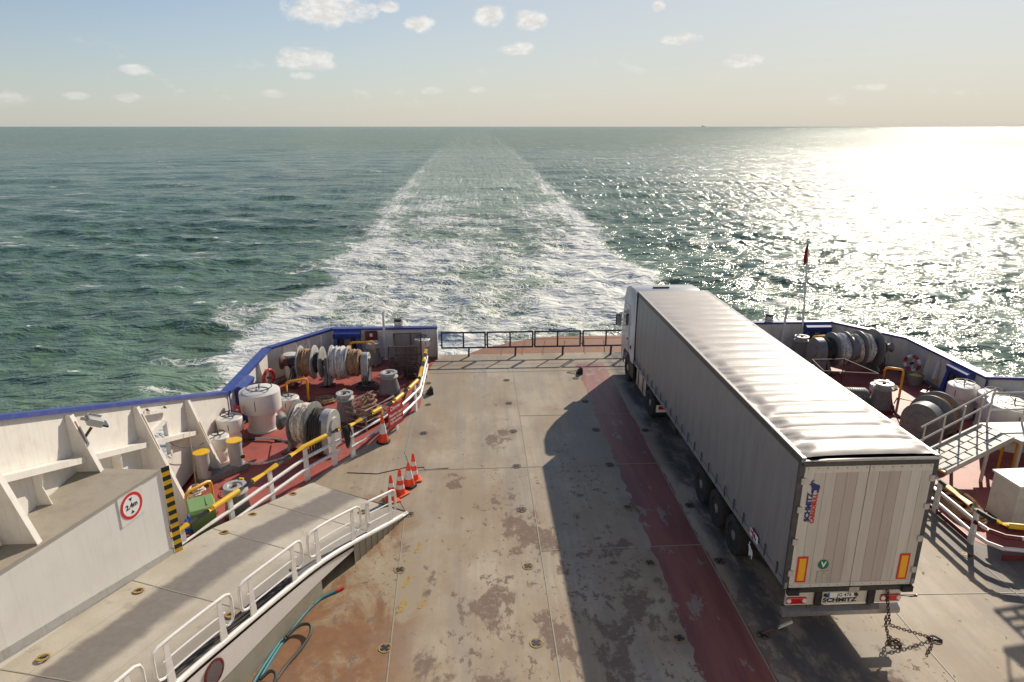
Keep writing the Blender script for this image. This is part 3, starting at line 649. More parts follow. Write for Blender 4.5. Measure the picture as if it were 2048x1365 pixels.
# ramp railing panels, each a thing
for i, (ya, yb) in enumerate(((15.55, 14.45), (14.25, 12.5), (12.3, 10.55), (10.35, 8.7), (8.5, 6.8))):
    loc = rpt((ya + yb) / 2)
    nm = ('short end panel of the white ramp railing beside the striped cones', 'second white tubular railing panel on the ramp up from the cones', 'third white tubular railing panel on the ramp up from the cones', 'white tubular ramp railing panel at the bottom edge above the mesh vent', 'white tubular ramp railing panel nearest the viewer below the bottom edge')[i]
    tr_ = thing('ramp_railing', nm, 'railing', tuple(loc), group='white railing panels along the ramp')
    h = .90; pts = [rpt(ya + (yb - ya) * k / 10) for k in range(11)]; d0 = (pts[1] - pts[0]).normalized(); d1 = (pts[-1] - pts[-2]).normalized(); U = Vector((0, 0, 1))
    rr = .13
    loop = [pts[1] + U * .3, pts[0] + d0 * rr + U * .3, pts[0] + d0 * .03 + U * (.3 + .04), pts[0] + U * (.3 + rr), pts[0] + U * (h - rr), pts[0] + d0 * .035 + U * (h - .04), pts[0] + d0 * rr + U * h] + [p_ + U * h for p_ in pts[2:-2]] + \
           [pts[-1] - d1 * rr + U * h, pts[-1] - d1 * .035 + U * (h - .04), pts[-1] + U * (h - rr), pts[-1] + U * (.3 + rr), pts[-1] - d1 * .03 + U * .34, pts[-1] - d1 * rr + U * .3, pts[-2] + U * .3]
    MB().tube(loop, .028, 8).build('top_rail', 'white_pipe', tr_, world=True)
    for hh in (.32, .58): MB().tube([p_ + U * hh for p_ in pts[1:-1]], .016, 6).build('mid_rail', 'white_pipe', tr_, world=True)
    for fr in ((.16, .84) if i else (.2, .95)):
        q = rpt(ya + (yb - ya) * fr); dd = (rpt(ya + (yb - ya) * fr - .05) - q).normalized(); ang = math.atan2(dd.y, dd.x)
        MB().hexa([q + Vector((math.cos(ang) * a, math.sin(ang) * a, z)) + Vector((-math.sin(ang) * b, math.cos(ang) * b, 0)) for z, wd in ((.0, .085), (h, .042)) for a, b in ((-wd, -.012), (wd, -.012), (wd, .012), (-wd, .012))]).build('post', 'white_pipe', tr_, world=True, smooth=0)

# ---------------------------------------------------------------- bulkhead house with the height sign
WA, WB = Vector((-6.72, 13.2, 0)), Vector((-9.3, 5.2, 0))
wd = (WB - WA).normalized(); wn = Vector((-wd.y, wd.x, 0)) * 1
if wn.x < 0: wn = -wn
bh = thing('bulkhead', 'white steel bulkhead with beige top beside the ramp and a striped end', 'bulkhead', (-7.6, 11, 0))
top = [(-6.72, 13.2), (-7.97, 13.38), (-8.58, 13.3), (-8.58, 5.0), (-9.3, 5.0)]
bp_ = [(-6.72, 13.2), (-8.55, 13.36), (-8.55, 5.2), (WB.x + 1.6, 5.2)]
pw = MB(); 
wallpts = [WA, WA.lerp(WB, .55)]
wend = WA + wd * 5.4
pw.prism([(WA.x, WA.y, .55), (wend.x, wend.y, .55), (wend.x, wend.y, 2.93), (WA.x, WA.y, 2.93)], -wn * .06)
pw.build('wall', 'white_clean', bh, world=True, smooth=0)
MB().prism([(WA.x, WA.y, 2.932), (-8.385, 13.36, 2.932), (-8.385, 8.1, 2.932)], (0, 0, .022)).build('roof_plate', 'roof_beige', bh, world=True, smooth=0)
MB().prism([(WA.x - .06, WA.y - .02, .02), (-8.39, 13.3, .02), (-8.39, 13.3, 2.93), (WA.x - .06, WA.y - .02, 2.93)], (0, -.05, 0)).build('end_wall', 'white', bh, world=True, smooth=0)
MB().bar(WA + wn * .012 + Vector((0, 0, .98)), wend + wn * .012 + Vector((0, 0, 1.78)), .02, .16).build('skirting', 'grey_light', bh, world=True, smooth=0)
MB().bar(WA + wn * .01 + Vector((0, 0, 2.945)), wend + wn * .01 + Vector((0, 0, 2.945)), .045, .045).build('edge_trim', 'roof_beige', bh, world=True, smooth=0)
# striped flange plate standing at the bulkhead's end
sp0 = WA + wn * .02 + Vector((.015, .02, 0)); sdv = (Vector((.62, .78, 0))).normalized()
strp = thing('striped_post', 'yellow and black hazard striped plate at the end of the white bulkhead', 'post', tuple(sp0 + Vector((0, 0, .9))))
NS = 20
for k in range(NS):
    z0 = .90 + (2.97 - .9) * k / NS; z1 = .90 + (2.97 - .9) * (k + 1) / NS
    pp = [sp0, sp0 + sdv * .17]
    MB().prism([(pp[0].x, pp[0].y, z0), (pp[1].x, pp[1].y, z0), (pp[1].x, pp[1].y, z1), (pp[0].x, pp[0].y, z1)], Vector((-sdv.y, sdv.x, 0)) * .02).build('stripe', 'yellow' if k % 2 == 0 else 'black', strp, world=True, smooth=0)
# 2.4 m height sign: plate, red ring, white disc, triangles, figures
sc_ = WA + wd * .85 + wn * .004 + Vector((0, 0, 2.60)); sg = thing('height_sign', 'round red ringed height limit sign reading 2.4m on the white bulkhead', 'sign', tuple(sc_))
ru = -wd
MB().prism([sc_ + ru * a + Vector((0, 0, b)) for a, b in ((-.30, -.34), (.33, -.30), (.33, .34), (-.30, .36))], wn * .012).build('plate', 'white_clean', sg, world=True, smooth=0)
MB().lathe([(.275, 0), (.275, .004), (.215, .004), (.215, 0)], sc_ + wn * .014, wn, 40, caps=False).build('ring', 'sign_ring', sg, world=True)
MB().lathe([(.216, 0), (.216, .003), (.001, .003)], sc_ + wn * .013, wn, 40).build('disc', 'sign_white', sg, world=True)
for s_ in (1, -1):
    MB().prism([sc_ + wn * .0165 + Vector((0, 0, s_ * .095)), sc_ + wn * .0165 + ru * .045 + Vector((0, 0, s_ * .168)), sc_ + wn * .0165 - ru * .045 + Vector((0, 0, s_ * .168))], wn * .002).build('triangle', 'ink', sg, world=True, smooth=0)
text('2.4m', .150, 'ink', sg, facing(sc_ + wn * .0185, ru, (0, 0, 1)), bold=.004)

# ---------------------------------------------------------------- bulwarks
def bulwark(name, label, mx):
    """mx maps a port-side point to the side wanted"""
    bw = thing(name, label, 'bulwark', mx((-8.4, 20, 0)))
    B = lambda mb, nm, mat, par=bw, sm=0, **k: mb.build(nm, mat, par, world=True, smooth=sm, **k)
    P = lambda *p: mx(p)
    ztop = lambda y: 1.30 + max(0, (21.7 - y)) * .352
    # side plating in bays between frames; the bay at the fairlead is open
    ys = [21.7, 21.0, 18.5, 15.75, 13.2, 10.6, 8.0, 5.4]
    for a, b in zip(ys[:-1], ys[1:]):
        if (a, b) == (18.5, 15.75):
            for (ya, yb, za, zb) in ((a, 17.15, 0, None), (16.1, b, 0, None), (17.15, 16.1, 0, 1.34), (17.15, 16.1, 2.35, None)):
                q = [(ya, za), (yb, za), (yb, zb if zb else ztop(yb)), (ya, zb if zb else ztop(ya))]
                B(MB().prism([P(-8.4, y, z) for y, z in q], Vector(mx((-.03, 0, 0))) - Vector(mx((0, 0, 0)))), 'side_plate', 'white')
            loop = [P(-8.37, 17.15, 1.34), P(-8.37, 16.1, 1.34), P(-8.37, 16.1, 2.35), P(-8.37, 17.15, 2.35)]
            for i in range(4): B(MB().bar(loop[i], loop[(i + 1) % 4], .09, .12), 'port_frame', 'white')
        else:
            B(MB().prism([P(-8.4, a, 0), P(-8.4, b, 0), P(-8.4, b, ztop(b)), P(-8.4, a, ztop(a))], Vector(mx((-.03, 0, 0))) - Vector(mx((0, 0, 0)))), 'side_plate', 'white')
    # sloped frames
    for y in (18.5, 15.75, 13.2, 10.6, 8.0):
        zt = ztop(y) - .06; zb = 2.96 if y < 13.25 else .006
        dep = lambda z: .12 + (zt - z) * .30
        fr = B(MB().prism([P(-8.395, y, zb), P(-8.395 + dep(zb), y, zb), P(-8.395 + .12, y, zt), P(-8.395, y, zt)], (0, -.02, 0)), 'frame', 'white')
        B(MB().hexa([P(-8.395 + dep(zb), y - .07, zb), P(-8.395 + dep(zb), y + .06, zb), P(-8.38 + dep(zb), y + .06, zb), P(-8.38 + dep(zb), y - .07, zb),
                     P(-8.395 + .12, y - .07, zt), P(-8.395 + .12, y + .06, zt), P(-8.38 + .12, y + .06, zt), P(-8.38 + .12, y - .07, zt)]), 'flange', 'white', fr)
    for y in (17.2, 14.5, 11.9, 9.3):
        if y == 17.2: continue
        zb = 2.96 if y < 13.25 else .006; zt = ztop(y) - 1.04
        B(MB().prism([P(-8.395, y, zb), P(-8.395 + .26, y, zb), P(-8.395 + .15, y, (zb + zt) / 2), P(-8.395 + .24, y, zt), P(-8.395, y, zt)], (0, -.02, 0)), 'web_plate', 'white')
    for y, z0, ln in ((15.75, 2.2, .95), (18.5, 1.0, .7), (13.2, 3.6, .5)):
        zt = ztop(y) - .06; dp = lambda z: .12 + (zt - z) * .30
        B(MB().hexa([P(-8.377 + dp(z0), y - .03, z0), P(-8.377 + dp(z0), y - .005, z0), P(-8.374 + dp(z0), y - .005, z0), P(-8.374 + dp(z0), y - .03, z0), P(-8.377 + dp(z0 + ln), y - .035, z0 + ln), P(-8.377 + dp(z0 + ln), y + .01, z0 + ln), P(-8.374 + dp(z0 + ln), y + .01, z0 + ln), P(-8.374 + dp(z0 + ln), y - .035, z0 + ln)]), 'rust_streak', 'flap_rust')
    # stringers
    for a, b in ((18.42, 15.85), (15.65, 13.3), (13.1, 10.7), (10.5, 8.1)):
        for dz, w in ((-1.02, .26), (-2.15, .2)):
            zz = lambda y: ztop(y) + dz
            if zz(a) < .3 or (b < 13 and zz(b) < 3.1): continue
            if (a, b) == (18.42, 15.85) and dz < -2: continue
            st = B(MB().hexa([P(-8.39, a, zz(a)), P(-8.39 + w, a, zz(a)), P(-8.39 + w, b, zz(b)), P(-8.39, b, zz(b)), P(-8.39, a, zz(a) + .02), P(-8.39 + w, a, zz(a) + .02), P(-8.39 + w, b, zz(b) + .02), P(-8.39, b, zz(b) + .02)]), 'stringer', 'white')
            B(MB().hexa([P(-8.39 + w, a, zz(a) - .10), P(-8.375 + w, a, zz(a) - .10), P(-8.375 + w, b, zz(b) - .10), P(-8.39 + w, b, zz(b) - .10), P(-8.39 + w, a, zz(a) + .03), P(-8.375 + w, a, zz(a) + .03), P(-8.375 + w, b, zz(b) + .03), P(-8.39 + w, b, zz(b) + .03)]), 'stringer_lip', 'white', st)
    # diagonal and stern plating
    q3 = [(-8.4, 21.7), (-8.4, 26.4), (-6.45, 28.98), (-1.80, 29.02)]
    for a, b in zip(q3[:-1], q3[1:]):
        k = 3 if b[1] > 26.1 and a[1] < 26.1 else 5
        for i in range(k):
            p0 = Vector(a).lerp(Vector(b), i / k); p1 = Vector(a).lerp(Vector(b), (i + 1) / k)
            B(MB().prism([P(p0.x, p0.y, .0), P(p1.x, p1.y, .0), P(p1.x, p1.y, 1.29), P(p0.x, p0.y, 1.29)], Vector(mx((-.02, .03, 0))) - Vector(mx((0, 0, 0)))), 'stern_plate', 'white')
            if i: # stiffener
                n_ = Vector((b[1] - a[1], -(b[0] - a[0]))).normalized()
                B(MB().hexa([P(p0.x, p0.y - .01, .01), P(p0.x + n_.x * .28, p0.y + n_.y * .28, .01), P(p0.x + n_.x * .28, p0.y + n_.y * .28 + .02, .01), P(p0.x, p0.y + .01, .01),
                             P(p0.x, p0.y - .01, 1.27), P(p0.x + n_.x * .10, p0.y + n_.y * .10, 1.27), P(p0.x + n_.x * .10, p0.y + n_.y * .10 + .02, 1.27), P(p0.x, p0.y + .01, 1.27)]), 'stiffener', 'white')
    B(MB().box(P(-1.80, 28.86, .65), (.03, .42, 1.28)), 'end_plate', 'white')
    # skirting paint where plating meets the red deck
    B(MB().bar(P(-8.388, 21.6, .07), P(-8.388, 13.5, .07), .012, .12), 'skirting', 'maroon')
    # blue cap rail
    caps = [(-8.46, 5.4, ztop(5.4)), (-8.46, 21.7, 1.30)]
    B(MB().hexa([P(-8.60, 5.4, ztop(5.4)), P(-8.32, 5.4, ztop(5.4)), P(-8.32, 21.66, 1.30), P(-8.58, 21.74, 1.30), P(-8.58, 5.4, ztop(5.4) + .10), P(-8.32, 5.4, ztop(5.4) + .10), P(-8.32, 21.66, 1.39), P(-8.58, 21.74, 1.39)]), 'cap_rail', 'blue')
    for a, b in (((-8.45, 21.70), (-8.45, 26.43)), ((-8.45, 26.4), (-6.47, 29.06)), ((-6.47, 29.08), (-1.80, 29.1))):
        B(MB().bar(P(*a, 1.34), P(*b, 1.34), .36 if a[1] < 22 else .28, .09), 'cap_rail', 'blue')
    B(MB().bar(P(-8.35, 21.72, .1), P(-8.35, 21.72, 1.27), .06, .03), 'corner_band', 'blue')
    # roller chocks let into the plating: blue housings
    for cx0, cy0, ang in ((-5.72, 28.74, 0.0), (-8.15, 22.9, R(90))):
        ax = Matrix.Rotation(ang, 3, 'Z')
        hs = []
        def off(u, v, z):
            w_ = ax @ Vector((u, v, 0)); return P(cx0 + w_.x, cy0 + w_.y, z)
        ck = B(MB().hexa([off(-.6, -.02, .98), off(.6, -.02, .98), off(.6, .22, 1.04), off(-.6, .22, 1.04), off(-.58, -.1, 1.22), off(.58, -.1, 1.22), off(.58, .22, 1.34), off(-.58, .22, 1.34)]), 'chock_housing', 'blue')
        for s_ in (-1, 1): B(MB().hexa([off(s_ * .6, -.2, .02), off(s_ * .42, -.2, .02), off(s_ * .42, .22, .02), off(s_ * .6, .22, .02), off(s_ * .56, -.05, 1.0), off(s_ * .4, -.05, 1.0), off(s_ * .4, .22, 1.0), off(s_ * .56, .22, 1.0)]), 'cheek', 'blue', ck)
        B(MB().hexa([off(-.42, -.12, .02), off(.42, -.12, .02), off(.42, .22, .02), off(-.42, .22, .02), off(-.42, -.12, .3), off(.42, -.12, .3), off(.42, .22, .3), off(-.42, .22, .3)]), 'sill', 'blue', ck)
        for s_ in (-.24, .24): B(MB().cyl(off(s_, .0, .3), off(s_, .0, 1.0), .10, n=12), 'roller', 'dark', ck, 32)
        B(MB().hexa([off(-.4, .23, .42), off(.4, .23, .42), off(.4, .24, .42), off(-.4, .24, .42), off(-.4, .23, .98), off(.4, .23, .98), off(.4, .24, .98), off(-.4, .24, .98)]), 'throat', 'grey_light', ck)
    return bw
bulwark('port_bulwark', 'blue capped white bulwark on the left, frames lit by the sun', lambda p: tuple(p))
bulwark('starboard_bulwark', 'blue capped white bulwark on the right behind the truck, inner face shaded', mir)

# ================================================================ ARTICULATED TRUCK
TX0, TX1, TY0, TY1, TZ0, TZ1 = 5.93, 8.48, 11.0, 24.3, 1.22, 4.0
tr = thing('articulated_truck', 'white articulated truck with grey curtain sided trailer parked on the deck', 'truck', (7.2, 17.5, 0))
T = lambda mb, nm, mat, par=tr, sm=32, **k: mb.build(nm, mat, par, world=True, smooth=sm, **k)
# roof tarpaulin: sags between the bows, puckers along the side seams
nu, nvv = 26, 260; vs = []
bow = .62
for j in range(nvv + 1):
    y = TY0 + .03 + (TY1 - TY0 - .06) * j / nvv; ph = (y - TY0) / bow
    strength = np.interp(y, [11, 15, 18.5, 24], [1, .85, .4, .12])
    for i in range(nu + 1):
        u = i / nu; x = TX0 + .02 + (TX1 - TX0 - .04) * u
        ed = min(u, 1 - u); e = min(1, ed / .12)
        sag = .075 * strength * (abs(math.sin(math.pi * ph)) ** .8) * e
        wr_ = .030 * strength * (1 - e) * math.sin(2 * math.pi * (y * 3.1 + 1.3 * math.sin(y * 2.1) + (u > .5) * .4)) * (ed > .004)
        dia = .008 * strength * math.sin(9 * x + 11 * y + 2.5 * math.sin(y * 1.7)) * math.sin(math.pi * ph) ** 2 * (1 - .6 * e)
        cr = .004 * math.sin(13 * x - 4 * y + 3 * math.sin(2.3 * x)) * (fr_ := (abs(math.sin(5.1 * y + x)) ** 6)) * strength
        vs.append((x, y, TZ1 + .025 * math.sin(math.pi * u) + sag + wr_ + dia + cr + .012))
mb = MB(); mb._add(vs, [(j * (nu + 1) + i, j * (nu + 1) + i + 1, (j + 1) * (nu + 1) + i + 1, (j + 1) * (nu + 1) + i) for j in range(nvv) for i in range(nu)])
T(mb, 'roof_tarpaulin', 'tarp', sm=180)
# cant rails, curtains
for s_, x in ((-1, TX0), (1, TX1)):
    T(MB().bar((x, TY0, 3.93), (x, TY1, 3.93), .05, .13), 'cant_rail', 'curtain_rail', sm=0)
    T(MB().bar((x - s_ * .015, TY0, 4.005), (x - s_ * .015, TY1, 4.005), .07, .03), 'roof_seam', 'door_frame', sm=0)
    cvs = []; ncv, nch = 200, 10
    for j in range(ncv + 1):
        y = TY0 + .10 + (TY1 - TY0 - .2) * j / ncv
        for i in range(nch + 1):
            z = 1.30 + (3.88 - 1.30) * i / nch
            bulge = .018 * math.sin(math.pi * i / nch) + .010 * math.sin(y * 10.47 + .6 * math.sin(y * 1.3)) * (1 - .8 * i / nch) + .010 * math.sin(y * 2.3 + z + math.sin(y))
            cvs.append((x + s_ * (bulge - .005), y, z))
    cm = MB(); cm._add(cvs, [(j * (nch + 1) + i, j * (nch + 1) + i + 1, (j + 1) * (nch + 1) + i + 1, (j + 1) * (nch + 1) + i) for j in range(ncv) for i in range(nch)])
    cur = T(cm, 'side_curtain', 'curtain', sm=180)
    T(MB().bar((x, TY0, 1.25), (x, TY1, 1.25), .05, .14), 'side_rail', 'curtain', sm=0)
    for k in range(22):
        y = TY0 + .4 + k * .6
        st = T(MB().bar((x + s_ * .03, y, 1.24), (x + s_ * .03, y, 1.52), .045, .012), 'strap', 'curtain_rail', cur, 0)
    for y in (TY0 + .04, TY1 - .04): T(MB().bar((x, y, 1.2), (x, y, 3.95), .06, .10), 'corner_post', 'curtain_rail', sm=0)
T(MB().box(((TX0 + TX1) / 2, TY0 + 6.65, 1.16), (TX1 - TX0 - .1, TY1 - TY0 - .1, .10)), 'floor', 'dark', sm=0)
T(MB().box(((TX0 + TX1) / 2, TY1 - .02, 2.6), (TX1 - TX0 - .08, .05, 2.7)), 'front_wall', 'door_1', sm=0)
for x in (6.75, 7.66): T(MB().bar((x, TY0 + .3, .95), (x, TY1 - .5, .95), .12, .30), 'chassis_beam', 'dark', sm=0)
# label on the lower curtain edge
lbp = T(MB().box((TX0 - .034, 12.55, 1.36), (.004, .42, .17)), 'maker_label', 'sign_white', sm=0)
T(MB().box((TX0 - .037, 12.6, 1.38), (.003, .26, .06)), 'label_mark', 'sign_ring', lbp, 0)
T(MB().box((TX0 - .037, 12.48, 1.33), (.003, .14, .04)), 'label_mark', 'logo_blue', lbp, 0)
# rear doors: planks of two leaves
yb = TY0
W_ = TX1 - TX0 - .10; x0 = TX0 + .05
tones = [0, 1, 1, 3, 3, 1, 1, 3, 3, 1, 0, 1]; NP = 12
dl = [T(MB().box((x0 + W_ * (.25 + .5 * k), yb + .03, 2.53), (W_ * .495, .04, 2.66)), 'door_leaf', 'door_1', sm=0) for k in (0, 1)]
for k in range(NP):
    a = x0 + W_ * k / NP + (.004 if k == NP // 2 else 0); b = x0 + W_ * (k + 1) / NP - (.004 if k == NP // 2 - 1 else 0)
    T(MB().box(((a + b) / 2, yb + .004, 2.5), (b - a - .006, .014, 2.42)), 'door_plank', 'door_%d' % tones[k], dl[0 if k < NP // 2 else 1], 0)
for k in (0, 1):
    cxd = x0 + W_ * (.25 + .5 * k)
    T(MB().box((cxd, yb - .003, 3.775), (W_ * .49, .016, .13)), 'top_rail', 'door_0', dl[k], 0)
    T(MB().box((cxd, yb - .006, 1.255), (W_ * .49, .022, .09)), 'bottom_rail', 'door_0', dl[k], 0)
    for i in range(7):
        T(MB().lathe([(.011, 0), (.009, .006), (.001, .008)], (cxd - W_ * .225 + W_ * .45 * i / 6, yb - .011, 3.80), (0, -1, 0), 8), 'rivet', 'dark', dl[k])
        T(MB().lathe([(.009, 0), (.007, .005), (.001, .007)], (cxd - W_ * .225 + W_ * .45 * i / 6, yb - .017, 1.255), (0, -1, 0), 8), 'rivet', 'dark', dl[k])
    xe = TX0 + .025 if k == 0 else TX1 - .025
    for z in (1.55, 2.25, 2.95, 3.55): T(MB().box((xe + (.02 if k == 0 else -.02), yb - .022, z), (.09, .035, .12)), 'hinge', 'door_frame', dl[k], 0)
T(MB().box(((TX0 + TX1) / 2, yb - .005, 3.905), (TX1 - TX0 + .02, .07, .09)), 'header_bar', 'curtain_rail', sm=0)
T(MB().tube([(TX0 - .04, yb - .02, 3.965), (TX0 + .4, yb - .045, 3.985), ((TX0 + TX1) / 2, yb - .05, 3.99), (TX1 - .4, yb - .045, 3.985), (TX1 + .04, yb - .02, 3.965)], .03, 8), 'rain_gutter', 'door_frame')
# hazard boards, sticker, placard
for xh in (TX0 + .26, TX1 - .26):
    hz_ = T(MB().box((xh, yb - .014, 1.62), (.205, .006, .58)), 'hazard_board', 'hazard_red', sm=0)
    T(MB().box((xh, yb - .018, 1.62), (.135, .004, .50)), 'hazard_field', 'hazard_yellow', hz_, 0)
gs = T(MB().lathe([(.105, 0), (.105, .004), (.001, .004)], (TX0 + .68, yb - .012, 1.72), (0, -1, 0), 28), 'round_sticker', 'logo_green')
text('V', .16, 'sign_white', gs, facing((TX0 + .68, yb - .018, 1.72), (1, 0, 0), (0, 0, 1)), bold=.006)
pc = T(MB().box((TX0 + .70, yb - .013, 1.44), (.24, .008, .27)), 'placard_holder', 'grey_light', sm=0)
T(MB().lathe([(.036, 0), (.03, .008), (.001, .01)], (TX0 + .71, yb - .018, 1.475), (0, -1, 0), 14), 'reflector', 'hazard_yellow', pc)
# maker's lettering and elephant emblem on the left leaf, reading upwards
lu, lr = (0, 0, 1), (-1, 0, 0)
text('SCHMITZ', .135, 'logo_blue', tr, facing((TX0 + .215, yb - .012, 2.99), (0, 0, 1), (-1, 0, 0)), bold=.007, xs=1.08)
text('CARGOBULL', .112, 'logo_red', tr, facing((TX0 + .32, yb - .012, 2.96), (0, 0, 1), (-1, 0, 0)), bold=.005, xs=.98)
EL = [(-.10, -.10), (-.10, .03), (-.13, .08), (-.12, .12), (-.165, .10), (-.17, .13), (-.135, .155), (-.125, .22), (-.085, .25), (-.055, .24), (-.085, .225), (-.10, .19), (-.085, .16), (-.04, .165), (-.02, .13), (.04, .12), (.085, .10), (.105, .06), (.105, .0), (.09, -.02), (.095, -.11), (.045, -.11), (.04, -.04), (-.03, -.04), (-.04, -.11)]
def elephant(cx0, cy0, cz0, s, ax, mat, nm='emblem', y_out=-.012):
    if ax == 'y': pts = [(cx0 + a * s, cy0 + y_out, cz0 + b * s) for a, b in EL]; ex = (0, -.003, 0)
    else: pts = [(cx0, cy0 - a * s, cz0 + b * s) for a, b in EL]; ex = (-.004, 0, 0)
    return T(MB().prism(pts, ex), nm, mat, sm=0)
elephant(TX0 + .30, yb, 3.38, .75, 'y', 'logo_blue')
# lower rear: bearer, light bar, lamps, number plate, bumper
T(MB().box(((TX0 + TX1) / 2, yb + .05, 1.15), (TX1 - TX0 - .1, .16, .10)), 'rear_bearer', 'dark', sm=0)
for xh in (TX0 + .14, TX1 - .12): T(MB().box((xh, yb - .03, 1.13), (.22, .10, .12)), 'buffer', 'rubber', sm=0)
T(MB().box(((TX0 + TX1) / 2 + .1, yb - .015, 1.125), (.20, .03, .13)), 'latch_plate', 'steel', sm=0)
lbz = .90
lbar = T(MB().box(((TX0 + TX1) / 2 - .03, yb + .10, lbz), (2.34, .05, .34)), 'light_bar', 'door_0', sm=0)
for s_ in (-1, 1):
    xl = (TX0 + TX1) / 2 - .03 + s_ * .96
    lp = T(MB().box((xl, yb + .06, lbz - .05), (.40, .05, .15)), 'tail_lamp', 'tail_red', sm=0, bevel=.02)
    for d in (-.16, .16): T(MB().lathe([(.05, 0), (.04, .015), (.001, .02)], (xl + d, yb + .035, lbz - .045), (0, -1, 0), 14), 'lens', 'lens_white', lp)
    T(MB().hexa([(xl - s_ * .42 + a, yb + .0 + b, z) for z, e in ((lbz - .15, .0), (lbz + .17, .0)) for a, b in ((-.07, 0), (.07, 0), (.07, .08), (-.07, .08))]), 'rubber_buffer', 'rubber', sm=0, bevel=.02)
np_ = T(MB().box(((TX0 + TX1) / 2 - .1, yb + .068, lbz + .045), (.54, .012, .115)), 'number_plate', 'sign_white', sm=0)
T(MB().box(((TX0 + TX1) / 2 - .1 - .245, yb + .061, lbz + .045), (.045, .004, .11)), 'plate_band', 'plate_blue', np_, 0)
text('JG 476', .105, 'ink', np_, facing(((TX0 + TX1) / 2 - .02, yb + .060, lbz + .042), (1, 0, 0), (0, 0, 1)), bold=.001)
text('SCHMITZ', .125, 'ink', lbar, facing(((TX0 + TX1) / 2 - .1, yb + .072, lbz - .085), (1, 0, 0), (0, 0, 1)), bold=.005, xs=1.3)
for d in (-.40, .22): T(MB().lathe([(.04, 0), (.035, .03), (.001, .032)], ((TX0 + TX1) / 2 + d, yb + .075, lbz + .04), (0, -1, 0), 12), 'plate_lamp', 'dark')
T(MB().hexa([(TX0 + .02, yb + .02, .50), (TX1 - .12, yb + .02, .50), (TX1 - .12, yb + .14, .50), (TX0 + .02, yb + .14, .50), (TX0 + .02, yb + .02, .60), (TX1 - .12, yb + .02, .60), (TX1 - .12, yb + .14, .66), (TX0 + .02, yb + .14, .66)]), 'bumper', 'steel', sm=0)
for d in (-.7, .55): T(MB().bar(((TX0 + TX1) / 2 + d, yb + .12, .6), ((TX0 + TX1) / 2 + d, yb + .3, 1.0), .08, .06), 'bumper_arm', 'dark', sm=0)
sm_ = T(MB().tube([(TX1 - .12, yb + .08, .87), (TX1 + .02, yb + .0, .90), (TX1 + .10, yb - .03, .93)], .014, 6), 'marker_arm', 'rubber')
T(MB().lathe([(.025, -.02), (.03, 0), (.025, .02)], (TX1 + .11, yb - .03, .94), (1, 0, .2), 10), 'marker_lamp', 'tail_red', sm_)
# pale emblem on the dark side skirt
elephant(TX0 + .02, 12.72, .80, .95, 'x', 'sign_white', 'mudflap_emblem')
# wheels
def wheel(x, y, r, w, side, nm='wheel'):
    c = Vector((x, y, r)); ax_ = Vector((side, 0, 0))
    wh = T(MB().lathe([(r * .60, -w), (r * .93, -w), (r, -w * .82), (r, -w * .15), (r * .95, 0), (r * .62, .01), (r * .58, -.02)], c, ax_, 36), nm, 'rubber')
    T(MB().lathe([(r * .58, -.02), (r * .56, -.02), (r * .50, -.10), (r * .28, -.10), (r * .24, -.02), (r * .12, .0), (.001, .0)], c, ax_, 28, caps=False), 'rim', 'steel', wh)
    for k in range(10):
        a = 2 * math.pi * k / 10; T(MB().lathe([(.028, 0), (.028, .004), (.001, .004)], c + ax_ * -.098 + Vector((0, math.cos(a), math.sin(a))) * r * .41, ax_, 10), 'rim_hole', 'black', wh)
for y in (16.32, 15.08, 13.88):
    wheel(TX0 + .06, y, .50, .36, -1); wheel(TX1 - .06, y, .50, .36, 1)
    T(MB().cyl((TX0 + .3, y, .5), (TX1 - .3, y, .5), .08, n=10), 'axle', 'dark')
for y in (22.05, 25.75):
    wheel(TX0 + .07, y, .51, .55 if y < 24 else .33, -1); wheel(TX1 - .07, y, .51, .55 if y < 24 else .33, 1)
    T(MB().cyl((TX0 + .3, y, .5), (TX1 - .3, y, .5), .09, n=10), 'axle', 'dark')
for s_, x in ((-1, TX0 + .1), (1, TX1 - .1)):
    T(MB().tube([(x + .0, 22.05 + math.cos(a) * .60, .51 + math.sin(a) * .60) for a in np.linspace(.2, math.pi - .2, 12)], .03, 6), 'mudguard', 'rubber')
    # fuel tanks behind the cab
    for k in range(2):
        y0_ = 22.86 + k * .72
        tk = T(MB().prism([(x + s_ * a, y0_, z) for a, z in ((.0, .45), (.02, .40), (-.55, .40), (-.57, .45), (-.57, .98), (-.55, 1.02), (-.02, 1.02), (.0, .98))], (0, .68, 0)), 'fuel_tank', 'steel', sm=40, bevel=.02)
        T(MB().bar((x + s_ * .012, y0_ + .34, .42), (x + s_ * .012, y0_ + .34, 1.0), .05, .012), 'tank_strap', 'dark', tk, 0)
T(MB().box((7.2, 24.0, .85), (.9, 5.6, .24)), 'tractor_chassis', 'dark', sm=0)
T(MB().box((7.2, 22.05, 1.12), (1.0, 1.0, .10)), 'fifth_wheel', 'dark', sm=0)
tb = T(MB().box((TX0 + .55, 21.25, .62), (.9, .04, .25)), 'tractor_light_bar', 'sign_white', sm=0)
T(MB().box((TX0 + .35, 21.22, .66), (.36, .03, .12)), 'tractor_tail_lamp', 'tail_red', tb, 0)
for s_, x in ((-1, 6.5), (1, 7.9)):
    T(MB().bar((x, 20.3, .08), (x, 20.3, 1.1), .10, .10), 'landing_leg', 'dark', sm=0)
